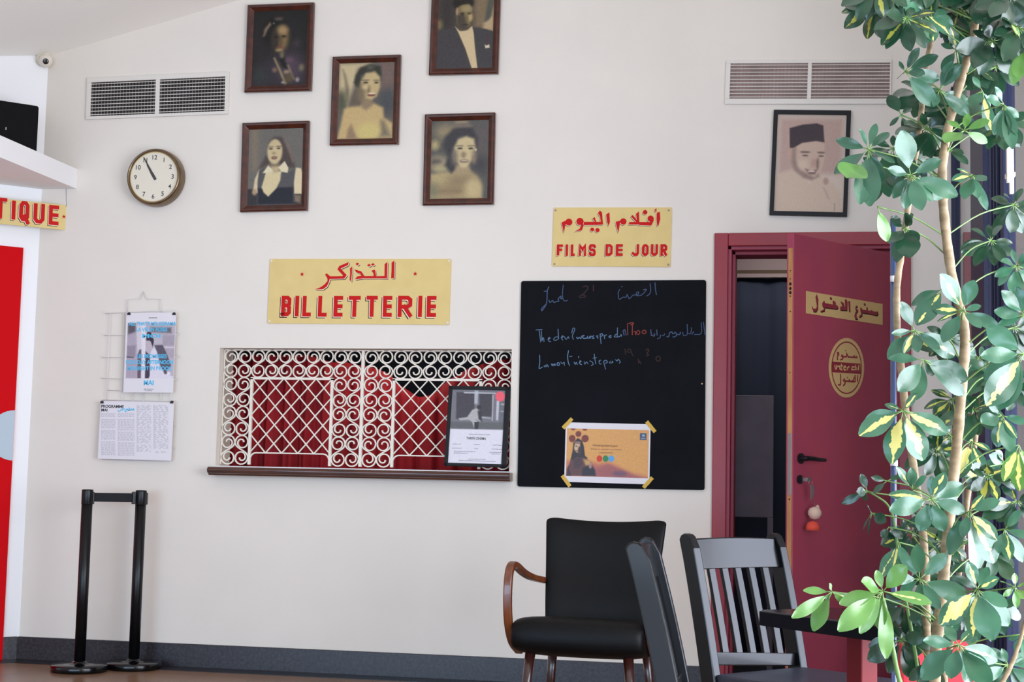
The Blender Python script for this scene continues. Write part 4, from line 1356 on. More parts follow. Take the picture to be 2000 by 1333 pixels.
for p in ((530, 510), (877, 510), (526, 628), (874, 631)):
    c = bs.loc(*p)
    mb.lathe([(0.006, -0.0002), (0.006, -0.002), (0.003, -0.0035)], 12, 'Y', (c[0], 0, c[1]))
mb.build('fixing_screw', M['white'], bs.root)

fs_ = sign('films_sign', 'cream sign lettered FILMS DE JOUR in red above the chalkboard', (1080, 406), (1312, 405), (1310, 522), (1079, 520))
z3 = ztr(1080, 460, 8.333)
letters(fs_, [('F', 60, 165, 148, 330), ('I', 205, 245, 148, 335), ('L', 285, 360, 148, 338), ('M', 415, 545, 148, 335), ('S', 580, 700, 145, 338), ('D', 850, 975, 145, 335), ('E', 1020, 1140, 145, 335), ('J', 1280, 1405, 145, 335), ('O', 1445, 1560, 145, 335), ('U', 1590, 1712, 145, 335), ('R', 1745, 1862, 145, 335)],
        z3, 0.0135, 0.0, fs_.root, -0.0042, -0.0045)
z2 = ztr(1080, 400, 8.333)
T2 = [[(1690, 130), (1740, 118), (1748, 230), (1715, 350), (1695, 340), (1685, 230)], [(1650, 80), (1690, 60), (1680, 90), (1690, 110), (1655, 125), (1665, 100)], circ(1500, 125, 38, 12),
      circ(1590, 230, 52, 16), [(1625, 200), (1642, 260), (1600, 342), (1400, 335), (1400, 283), (1580, 283)],
      [(1265, 190), (1300, 170), (1380, 270), (1390, 322), (1235, 325), (1240, 283), (1350, 283)], [(1350, 150), (1400, 110), (1408, 322), (1365, 322), (1365, 250)],
      circ(1145, 275, 53, 16), [(1020, 280), (1100, 260), (1092, 300), (1065, 460), (1040, 380)], [(865, 160), (920, 125), (927, 280), (905, 355), (880, 280)],
      [(730, 140), (765, 95), (800, 130), (808, 250), (818, 325), (700, 335), (690, 280), (775, 280), (765, 190)], [(640, 230), (680, 203), (707, 290), (700, 332), (500, 335), (500, 280), (680, 280), (665, 250)],
      circ(640, 405, 33, 10), circ(725, 415, 36, 10), circ(440, 275, 60, 16), [(470, 300), (502, 330), (470, 420), (350, 440), (440, 390)], circ(260, 285, 57, 16), [(140, 290), (205, 262), (222, 300), (200, 340), (180, 460), (160, 390)]]
polys(fs_, T2, z2, 0.0, fs_.root, (-12, 14))
mb = MB()
for p in ((1085, 411), (1306, 411), (1083, 516), (1305, 517)):
    c = fs_.loc(*p)
    mb.lathe([(0.005, -0.0002), (0.005, -0.0018), (0.003, -0.003)], 12, 'Y', (c[0], 0, c[1]))
mb.build('fixing_screw', M['steel'], fs_.root)

# hanging sign parallel to the slanting wall, hooked to the ledge
SO = LO + LN * 0.10
hs = sign('hanging_sign', 'long cream sign ending in TIQUE, hanging under the corner ledge', (-110, 378), (133, 400), (125, 451), (-118, 424), th=0.005, o=SO, u=LU)
z6 = ztr(0, 333, 4)
letters(hs, [('T', -52, 58, 218, 372), ('I', 92, 120, 238, 385), ('Q', 146, 232, 245, 395), ('U', 258, 352, 265, 412), ('E', 378, 462, 277, 424)], z6, 0.021, 0.0, hs.root, -0.0055, -0.0065)
MB().prism([hs.loc(*z6(p)) for p in star(499, 362, 17)], -0.0012, -0.0003).build('star', M['signred'], hs.root)
hp = hs.loc(128, 402)
hx_, hz_ = hp
ztop = lz0 - hs.mw.translation.z
k = MB().tube([(hx_, 0.0025, hz_ - 0.006), (hx_ + 0.006, -0.004, hz_ + 0.002), (hx_ + 0.004, 0.001, hz_ + 0.02), (hx_, 0.002, ztop)], 0.0012, 6)
k.build('hook_wire', M['steel'], hs.root)
# ------------------------------------------------------------------ chalkboard with the day's films
bb = Plate('chalkboard', (1017, 549), (1378, 547), (1377, 958), (1011, 951), off=0.014)
tag(bb.root, 'large black chalkboard with faint handwriting between ticket window and red door', 'chalkboard')
MB().prism(rrect(bb.w, bb.h, 0.012), 0.0, 0.0135).build('board', M['board'], bb.root, bevel=0.002)
CH_A = ztr(1040, 540, 7.143)
CH_B = ztr(1040, 610, 11.11)
CH_C = ztr(1200, 610, 10.526)


def chalk(items, zt, name, m, wd=0.0036):
    mb = MB()
    for pl in items:
        q = [bb.loc(*zt(p)) for p in pl]
        if len(q) > 2:                                   # round the corners of a hand
            s = [q[0]]
            for i in range(1, len(q) - 1):
                a_, b_, c = Vector(q[i - 1]), Vector(q[i]), Vector(q[i + 1])
                s += [tuple(b_ + (a_ - b_) * .28), tuple(b_ * .84 + (a_ + c) * .08), tuple(b_ + (c - b_) * .28)]
            s.append(q[-1])
            q = s
        mb.stroke(q, wd * random.uniform(.85, 1.2), -0.0008, -0.0002)
    mb.build(name, m, bb.root)


def el(cx, cy, rx, ry, n_=10):
    return [(cx + rx * math.cos(2 * math.pi * k / n_), cy + ry * math.sin(2 * math.pi * k / n_)) for k in range(n_ + 1)]


chalk([[(160, 210), (215, 205)], [(230, 145), (205, 200), (205, 330), (190, 400), (130, 490), (122, 455), (190, 390)],
       [(230, 330), (240, 370), (285, 335), (300, 370), (340, 350), (370, 350), (355, 315), (400, 270), (395, 320), (425, 300)],
       [(430, 120), (415, 250), (425, 320), (450, 350), (490, 335)],
       [(1710, 85), (1715, 180), (1730, 260)], [(1640, 100), (1652, 200), (1635, 250), (1590, 278)],
       [(1540, 190), (1595, 178), (1560, 230), (1510, 270), (1450, 275), (1450, 225), (1485, 215), (1475, 260), (1400, 260), (1350, 325), (1320, 245), (1310, 295), (1260, 290), (1220, 325), (1200, 310), (1195, 220), (1220, 180)], [(1240, 150), (1255, 140)]],
      CH_A, 'chalk_date', M['chalkfaint'], 0.0044)
chalk([[(645, 290), (690, 255), (740, 272), (738, 292), (655, 300)], [(700, 150), (760, 130), (778, 170), (720, 240), (690, 270)], [(850, 120), (850, 210)]], CH_A, 'chalk_day', M['chalkbrown'], 0.005)
chalk([[(70, 388), (215, 378)], [(145, 395), (180, 655)], [(190, 400), (205, 645), (220, 555), (245, 565), (250, 645)], [(330, 595), (390, 570), (360, 545), (338, 590), (360, 640), (402, 640)],
       [(555, 365), (565, 590)], [(555, 540), (490, 540), (455, 590), (480, 620), (550, 595)], [(620, 565), (675, 530), (650, 510), (625, 560), (660, 610)], [(690, 530), (730, 605), (780, 525), (795, 580)],
       [(850, 460), (880, 340), (925, 360), (900, 430), (860, 520), (890, 600)], [(950, 540), (985, 585), (1010, 540), (1050, 585), (1070, 515), (1130, 505), (1090, 530), (1095, 570), (1150, 575)],
       [(1200, 520), (1180, 565), (1240, 560), (1240, 515), (1255, 570), (1265, 520), (1300, 530)], [(1335, 505), (1300, 535), (1345, 570), (1290, 575)], [(1100, 572), (1270, 560)], [(1380, 525), (1420, 510), (1400, 550), (1430, 570)],
       [(1465, 470), (1490, 690)], [(1470, 490), (1510, 458), (1525, 500), (1490, 535)], [(1550, 490), (1570, 585)], [(1560, 525), (1610, 490)], [(1700, 500), (1650, 540), (1700, 565), (1705, 505)], [(1845, 335), (1840, 535)],
       [(1840, 470), (1790, 500), (1770, 545), (1900, 535), (1925, 480), (1935, 530)]], CH_B, 'chalk_title', M['chalkblue'], 0.0036)
chalk([[(170, 395), (215, 350), (245, 480)], [(185, 400), (200, 480)], [(745, 355), (762, 490)], [(770, 470), (815, 500), (832, 460), (810, 440)], [(868, 360), (880, 480)], [(950, 465), (945, 525), (880, 552)], [(980, 480), (1020, 482), (1035, 440)],
       [(1070, 500), (1120, 515), (1130, 425), (1180, 400), (1200, 455), (1260, 410), (1285, 480), (1220, 520), (1200, 500)], [(1290, 460), (1350, 462), (1358, 405)], [(1400, 410), (1420, 490), (1480, 480), (1505, 440), (1495, 245)],
       [(1510, 440), (1560, 455), (1595, 340), (1575, 315)], [(1590, 460), (1635, 400)], [(1640, 462), (1800, 458), (1785, 210)], [(1830, 200), (1862, 470)]], CH_C, 'chalk_title', M['chalkfaint'], 0.0042)
chalk([[(270, 230), (277, 472)], [(290, 235), (395, 208), (370, 265), (368, 472)], [(330, 262), (400, 242)], [(400, 400), (440, 405), (435, 470)], el(490, 420, 34, 40), el(612, 410, 42, 36)], CH_C, 'chalk_time', M['chalkred'], 0.0046)
chalk([[(155, 930), (162, 1100), (135, 1240), (220, 1190)], [(310, 1145), (250, 1165), (258, 1192), (320, 1180), (318, 1135), (352, 1200)], [(410, 1120), (430, 1172), (445, 1120), (470, 1172), (485, 1115), (502, 1162)], el(560, 1130, 28, 34, 8),
       [(612, 1080), (645, 1130), (690, 1078), (692, 1162)], [(785, 830), (760, 950), (772, 1080), (805, 1165)], [(800, 968), (862, 958)], [(900, 1080), (930, 1145), (950, 1080), (975, 1145)], [(1010, 1100), (1062, 1070), (1030, 1055), (1018, 1120), (1072, 1142)], [(1000, 955), (1003, 1000)],
       [(1120, 1070), (1135, 1142), (1170, 1070), (1210, 1130)], [(1240, 1058), (1300, 1085), (1325, 1135), (1270, 1165)], [(1340, 905), (1350, 1000), (1375, 1130)], [(1310, 1002), (1395, 988)], [(1440, 1085), (1482, 1040), (1440, 1060), (1455, 1132), (1502, 1122)],
       [(1540, 1060), (1585, 1245)], [(1540, 1072), (1600, 1038), (1632, 1090), (1580, 1115)], [(1700, 1065), (1658, 1100), (1720, 1112), (1732, 1058), (1750, 1105)], [(1800, 1030), (1840, 1070), (1860, 1015), (1912, 1085), (1880, 1112)]], CH_B, 'chalk_title', M['chalkblue'], 0.0036)
chalk([[(215, 755), (235, 870)], [(330, 830), (265, 820), (275, 765), (335, 760), (345, 830), (390, 910)], [(490, 960), (500, 1060), (515, 1000), (545, 1070)], [(640, 790), (690, 748), (712, 800), (660, 848), (715, 885), (650, 905)], el(900, 960, 45, 55)], CH_C, 'chalk_time', M['chalkbrown'], 0.0046)
p = bb.loc(1371, 750)
MB().prism(circ(p[0], p[1], 0.004, 10), -0.001, -0.0002).build('pin_hole', M['creamd'], bb.root)

# small colour poster taped to the chalkboard
zq = ztr(1090, 810, 8.885)
sp = Plate('taped_poster', zq((132, 135)), zq((1610, 172)), zq((1580, 1213)), zq((108, 1172)), off=0.0165)
tag(sp.root, 'small orange printed poster taped low on the chalkboard', 'poster')
MB().prism(rect(sp.w, sp.h), 0.0, 0.0008).build('sheet', M['paper'], sp.root)
aw, ah = sp.w * 0.965, sp.h * 0.80
S_ = [('p', [(150, 255), (1590, 285), (1590, 500), (150, 480)], 160, (214, 156, 88)), ('p', [(150, 820), (400, 780), (700, 860), (900, 840), (1100, 930), (1300, 1020), (1580, 1080), (1560, 1110), (140, 1070)], 60, (184, 102, 88)), ('p', [(640, 960), (860, 860), (1050, 930), (1240, 1010), (1400, 1070), (1560, 1110), (640, 1080)], 40, (160, 92, 88)), ('e', 1080, 1020, 120, 40, 40, (112, 78, 96)),
      ('e', 470, 430, 65, 62, 6, (122, 56, 44)), ('e', 242, 430, 58, 62, 6, (122, 56, 44)), ('e', 352, 352, 52, 50, 6, (122, 56, 44)), ('e', 258, 262, 40, 28, 6, (132, 62, 48)), ('e', 465, 266, 40, 30, 6, (132, 62, 48)),
      ('p', [(250, 640), (265, 500), (340, 420), (420, 470), (450, 560), (470, 720), (520, 760), (440, 800), (250, 790), (205, 840)], 10, (52, 42, 44)),
      ('p', [(140, 1060), (150, 940), (230, 800), (330, 740), (470, 760), (570, 820), (630, 920), (660, 1060)], 12, (96, 62, 60)), ('p', [(440, 780), (560, 800), (600, 900), (480, 880)], 24, (196, 150, 90)), ('p', [(420, 1060), (430, 930), (560, 880), (650, 960), (660, 1060)], 20, (46, 42, 48)), ('p', [(150, 1060), (180, 900), (230, 1060)], 16, (60, 44, 48)),
      ('p', [(260, 800), (290, 930), (350, 950), (430, 860), (400, 760), (300, 760)], 12, (76, 54, 56)), ('e', 335, 580, 55, 90, 10, (206, 172, 134)), ('e', 380, 640, 36, 80, 16, (70, 54, 50)), ('e', 318, 560, 20, 10, 5, (60, 44, 40)), ('e', 340, 500, 60, 22, 8, (140, 110, 96)), ('e', 318, 640, 26, 9, 5, (110, 66, 60)), ('p', [(540, 860), (600, 840), (580, 940), (545, 930)], 8, (170, 130, 120)),
      ('p', [(600, 530), (1030, 545), (1030, 560), (600, 552)], 10, (170, 118, 70))]
art = print_mesh('printed_picture', sp.root, aw, ah, -0.0004, (150, 255), (1590, 285), (135, 1065), S_, (216, 156, 86), 130, 84, 4, 0.0, 0.0)
mb = MB()
for cx_, m_ in ((720, 'signred'), (825, None), (925, None)):
    pass
for cx_, col, nm in ((718, (206, 60, 44), 'red_disc'), (824, (48, 130, 84), 'green_disc'), (924, (90, 160, 214), 'blue_disc')):
    q = sp.loc(*zq((cx_, 768)))
    MB().prism(circ(q[0], q[1], 0.0145, 20, 0.0165), -0.0012, -0.0005).build(nm, mat(nm, col, 0.6), sp.root)
mb = MB()
for tx, cx_, cy_, wd_ in (("Te ha gustado la peli?", 830, 560, 420), ("Dinos tu opinion en nuestro", 835, 618, 530), ("cuestionario!", 830, 676, 240)):
    q = sp.loc(*zq((cx_, cy_)))
    text_mesh(mb, tx, q[0], q[1], 0.0075, -0.0007, width=sp.w * wd_ / 1475, align='CENTER')
mb.build('print_lines', mat('brown_ink', (84, 52, 36), 0.7), sp.root)
q = sp.loc(*zq((1478, 385)))
MB().prism(rect(0.034, 0.034, q[0], q[1]), -0.0009, -0.0005).build('emblem', mat('slate_ink', (84, 92, 108), 0.6), sp.root)
mb = MB()
for i in range(4):
    mb.prism(rect(0.004, 0.005, q[0] - 0.0085 + i * 0.0057, q[1] - 0.0095), -0.0012, -0.0008)
mb.prism(rect(0.012, 0.010, q[0] + 0.001, q[1] + 0.005), -0.0012, -0.0008)
mb.build('emblem_mark', mat('pale_blue_ink', (150, 176, 206), 0.6), sp.root)
for c, a_ in (((165, 155), 48), ((1610, 215), -50), ((140, 1155), -52), ((1560, 1185), 50)):
    q = sp.loc(*zq(c))
    d = Vector((math.cos(R(a_)), math.sin(R(a_))))
    v_ = Vector((-d.y, d.x))
    hl, hw = 0.034, 0.0095
    C_ = Vector(q)
    n_ = 9
    top = [C_ + d * (-hl + 2 * hl * i / n_) + v_ * (hw + random.uniform(-.0006, .0006)) for i in range(n_ + 1)]
    bot = [C_ + d * (-hl + 2 * hl * i / n_) - v_ * (hw + random.uniform(-.0006, .0006)) for i in range(n_ + 1)]
    MB().prism([tuple(p) for p in bot] + [tuple(p) for p in reversed(top)], -0.0016, -0.0013).build('tape', M['tape'], sp.root)

# ------------------------------------------------------------------ wire rack with two posters
RK = 0.012
rp_ = lambda px, py, out=RK: (lambda p: (p.x, -out, p.z))(on_y(px, py, -out))
rk = empty('wire_rack', on_y(270, 740, 0))
tag(rk, 'white wire display rack hooked on the wall below the clock', 'wire rack')
iv = rk.matrix_world.inverted()
T_ = lambda pts: [tuple(iv @ Vector(p)) for p in pts]
MB().tube(T_([rp_(248, 612), rp_(249, 586), rp_(274, 584), rp_(280, 570, 0.004), rp_(287, 584), rp_(315, 585), rp_(314, 612)]), 0.0022, 6).build('hanger', M['wire'], rk, smooth=True)
mb = MB()
for a_, b_ in (((206, 613), (345, 606)), ((204, 656), (350, 654)), ((200, 699), (350, 698)), ((198, 740), (346, 742)), ((210, 763), (338, 766)), ((200, 782), (338, 784)), ((196, 830), (342, 832)), ((196, 874), (342, 876)), ((200, 898), (336, 902))):
    mb.tube(T_([rp_(*a_), rp_(*b_)]), 0.0018, 6)
for a_, b_ in (((216, 610), (208, 785)), ((242, 612), (236, 900)), ((318, 610), (312, 900)), ((336, 655), (332, 902)), ((260, 765), (258, 900)), ((280, 765), (278, 900))):
    mb.tube(T_([rp_(a_[0], a_[1], RK + 0.003), rp_(b_[0], b_[1], RK + 0.003)]), 0.0018, 6)
for x_, y_ in ((206, 613), (204, 656), (200, 699), (198, 740), (196, 830), (350, 654), (350, 698), (346, 742), (342, 832), (342, 876)):
    mb.tube(T_([rp_(x_, y_, 0.0), rp_(x_, y_), rp_(x_ - 1, y_ - 5, RK + 0.012)]), 0.0018, 6)
mb.build('wire_grid', M['wire'], rk, smooth=True)

zf = ztr(225, 600, 7.405)
fp = Plate('film_poster', zf((172, 88)), zf((892, 74)), zf((828, 1246)), zf((108, 1232)), off=0.034)
tag(fp.root, 'film club poster with blue lettering clipped to the white wire rack', 'poster')
MB().prism(rect(fp.w, fp.h), 0.0, 0.0012).build('sheet', M['paper'], fp.root)
S_ = [('p', [(190, 240), (310, 240), (300, 360), (185, 420)], 30, (92, 84, 92)), ('p', [(180, 400), (310, 380), (300, 550), (170, 550)], 30, (176, 162, 174)), ('p', [(165, 560), (300, 555), (290, 720), (160, 730)], 20, (150, 138, 150)), ('p', [(160, 720), (270, 725), (265, 745), (160, 745)], 10, (96, 84, 96)), ('p', [(155, 750), (310, 750), (300, 1035), (145, 1030)], 20, (176, 160, 172)),
      ('p', [(520, 290), (820, 290), (820, 370), (520, 360)], 26, (110, 100, 108)), ('p', [(560, 390), (690, 390), (690, 545), (570, 545)], 16, (190, 180, 188)), ('p', [(690, 400), (870, 400), (860, 550), (690, 550)], 16, (168, 156, 166)), ('p', [(700, 550), (860, 550), (850, 730), (760, 730)], 14, (176, 162, 172)), ('p', [(700, 565), (860, 568), (860, 590), (710, 590)], 10, (208, 200, 206)),
      ('p', [(310, 240), (450, 240), (430, 1035), (330, 1035)], 14, (210, 202, 208)), ('p', [(350, 620), (385, 610), (360, 1035), (310, 1035), (320, 700)], 8, (104, 86, 100)), ('p', [(385, 240), (450, 240), (420, 1035), (370, 1035)], 8, (226, 218, 222)),
      ('p', [(450, 480), (470, 360), (520, 360), (565, 480), (550, 560), (540, 600), (520, 500)], 8, (56, 46, 58)), ('p', [(450, 500), (500, 480), (540, 560), (545, 630), (500, 665), (445, 620)], 10, (190, 178, 184)),
      ('p', [(570, 550), (690, 545), (740, 660), (800, 820), (800, 860), (700, 960), (640, 840), (620, 700)], 12, (92, 84, 96)), ('p', [(560, 570), (600, 640), (640, 840), (720, 980), (820, 990), (835, 1040), (470, 1040), (500, 700), (520, 640)], 10, (222, 214, 222)),
      ('p', [(440, 640), (500, 700), (490, 1000), (470, 1040), (420, 1040)], 10, (68, 58, 74)), ('e', 750, 960, 40, 30, 14, (232, 226, 232)), ('e', 720, 945, 24, 24, 10, (90, 80, 92))]
c0, c1 = fp.loc(*zf((195, 235))), fp.loc(*zf((840, 1040)))
aw, ah = fp.w * 0.955, fp.h * 0.695
print_mesh('printed_picture', fp.root, aw, ah, -0.0004, (190, 230), (880, 218), (140, 1040), S_, (186, 176, 184), 90, 100, 4, 0.004, (fp.loc(*zf((512, 630))))[1])
mb = MB()
for tx, x0_, x1_, yb_, h_ in (("ALL THAT'S MELODRAMA", 195, 880, 268, 52), ("LA VIE EN ROSES", 305, 755, 352, 52), ("MOI", 390, 655, 446, 52), ("LES PROMESSES", 310, 745, 740, 54), ("DOG DAY AFTERNOON", 155, 840, 826, 54), ("MIDNIGHT IN BROOK", 175, 820, 914, 54), ("MAI", 412, 555, 1128, 66)):
    q0, q1 = fp.loc(*zf((x0_, yb_))), fp.loc(*zf((x1_, yb_)))
    text_mesh(mb, tx, q0[0], q0[1], fp.h * h_ / 1160, -0.0008, width=q1[0] - q0[0], bold=0.035)
o = mb.build('blue_lettering', M['inkblue'], fp.root)
mb = MB()
for tx, cx_, yb_, wd_, h_ in (("cinema", 545, 165, 120, 22), ("salle numero un", 485, 1195, 135, 16), ("du marche", 480, 1216, 100, 14)):
    q0 = fp.loc(*zf((cx_, yb_)))
    text_mesh(mb, tx, q0[0], q0[1], fp.h * h_ / 1160, -0.0008, width=fp.w * wd_ / 720, align='CENTER')
mb.build('print_lines', M['ink'], fp.root)
for c in ((200, 104), (853, 104)):
    q = fp.loc(*zf(c))
    MB().box(q[0] - 0.009, q[0] + 0.009, -0.004, 0.004, q[1] - 0.005, q[1] + 0.006).box(q[0] - 0.006, q[0] + 0.006, -0.001, 0.010, q[1] + 0.006, q[1] + 0.010).build('binder_clip', M['clip'], fp.root)

zg = ztr(185, 770, 9.52)
ps = Plate('programme_sheet', zg((95, 140)), zg((1460, 145)), zg((1440, 1255)), zg((75, 1190)), off=0.036)
tag(ps.root, 'monthly programme sheet with small print clipped below the film poster', 'programme')
MB().prism(rect(ps.w, ps.h), 0.0, 0.0012).build('sheet', M['paper'], ps.root)
mb = MB()
for tx, x0_, x1_, yb_ in (("PROGRAMME", 120, 540, 252), ("MAI", 122, 235, 322)):
    q0, q1 = ps.loc(*zg((x0_, yb_))), ps.loc(*zg((x1_, yb_)))
    text_mesh(mb, tx, q0[0], q0[1], ps.h * 50 / 1080, -0.0004, width=q1[0] - q0[0], bold=0.035)
mb.build('title_lettering', M['ink'], ps.root)
mb = MB()
for pl in ([(425, 300), (450, 325), (485, 310), (490, 275)], [(490, 300), (520, 300), (522, 250)], [(545, 265), (550, 300)], [(735, 300), (690, 300), (685, 275), (670, 300), (620, 300), (600, 275), (580, 300), (565, 320), (600, 335)], [(640, 250), (645, 300), (655, 265)], [(705, 300), (720, 275), (735, 300)], [(600, 300), (660, 300)]):
    mb.stroke([ps.loc(*zg(p)) for p in pl], 0.0045, -0.0005, -0.0001)
mb.build('arabic_lettering', M['inkblue'], ps.root)
mb, m2 = MB(), MB()
rr_ = random.Random(4)
for x0_, x1_, y0_, y1_ in ((120, 385, 360, 430), (120, 385, 470, 650), (120, 385, 680, 860), (120, 385, 890, 1140), (430, 740, 360, 430), (430, 740, 470, 680), (430, 740, 710, 880), (430, 740, 900, 1150), (780, 1050, 210, 920), (1090, 1370, 210, 1030), (780, 1050, 950, 1090), (1130, 1330, 1070, 1110)):
    y_ = y0_
    while y_ < y1_:
        x_ = x0_
        while x_ < x1_:
            ln_ = rr_.uniform(20, 60)
            k = mb
            q = [ps.loc(*zg(p)) for p in ((x_, y_ + 5), (min(x_ + ln_, x1_), y_ + 5), (min(x_ + ln_, x1_), y_ - 3), (x_, y_ - 3))]
            k.add([(p[0], -0.0004, p[1]) for p in q], [(0, 1, 2, 3)])
            x_ += ln_ + (14 if x0_ < 700 else rr_.choice((12, 50)))
        y_ += 20
mb.build('print_lines', M['inkgrey'], ps.root)
for c in ((138, 160), (1434, 160)):
    q = ps.loc(*zg(c))
    MB().box(q[0] - 0.009, q[0] + 0.009, -0.004, 0.004, q[1] - 0.005, q[1] + 0.006).box(q[0] - 0.006, q[0] + 0.006, -0.001, 0.010, q[1] + 0.006, q[1] + 0.010).build('binder_clip', M['clip'], ps.root)

# ------------------------------------------------------------------ belt stanchions
pA, pB = on_z(155, 1304, 0.02), on_z(261, 1299, 0.02)
pB = Vector((pB.x, pB.y, 0))
sa, sb = empty('belt_stanchion', Vector((pA.x, pA.y, 0))), empty('belt_stanchion', Vector((pB.x, pB.y, 0)))
tag(sa, 'black post standing nearer the slanting wall, paying out its belt', 'stanchion', 'belt stanchions')
tag(sb, 'black post nearer the counter, holding the end of its twin\'s belt', 'stanchion', 'belt stanchions')
ztA = CAM.z + (ray(172, 957).z / ray(172, 957).dot(_f)) * (pA - CAM).dot(_f)
rb, rp2 = 0.142, 0.028
for r_ in (sa, sb):
    MB().lathe([(rb - 0.003, 0.0), (rb, 0.003), (rb, 0.028), (rb - 0.004, 0.034), (rb * 0.6, 0.038), (0.040, 0.041), (0.036, 0.048), (0.030, 0.052)], 56).build('base', M['stanchbase'], r_, smooth=True)
    MB().lathe([(rp2, 0.04), (rp2, ztA - 0.075)], 28).build('pole', M['stanch'], r_, smooth=True)
    MB().lathe([(rp2 + 0.0002, ztA - 0.076), (rp2 + 0.0012, ztA - 0.074), (rp2 + 0.0012, ztA - 0.006), (rp2, ztA), (0.001, ztA + 0.001)], 28).build('head', M['stanch'], r_, smooth=True)
dirAB = (Vector((pB.x, pB.y, 0)) - Vector((pA.x, pA.y, 0)))
dL = dirAB.length
ang = math.atan2(dirAB.y, dirAB.x)
sa.rotation_euler = (0, 0, ang)
sb.rotation_euler = (0, 0, ang)
ca = dL - rp2
zb0, zb1 = ztA - 0.062, ztA - 0.016
b = MB().box(rp2, ca - 0.008, -0.001, 0.001, zb0, zb1).build('belt', M['belt'], sa)
MB().box(ca - 0.020, ca - 0.005, -0.009, 0.009, zb0 - 0.01, zb1 + 0.008).build('belt_end', M['stanch'], sa, bevel=0.003)
for r_ in (sa, sb):
    MB().box(rp2 - 0.004, rp2 + 0.006, -0.014, 0.014, zb0 - 0.012, zb1 + 0.004).build('belt_slot', M['stanch'], r_, bevel=0.003)
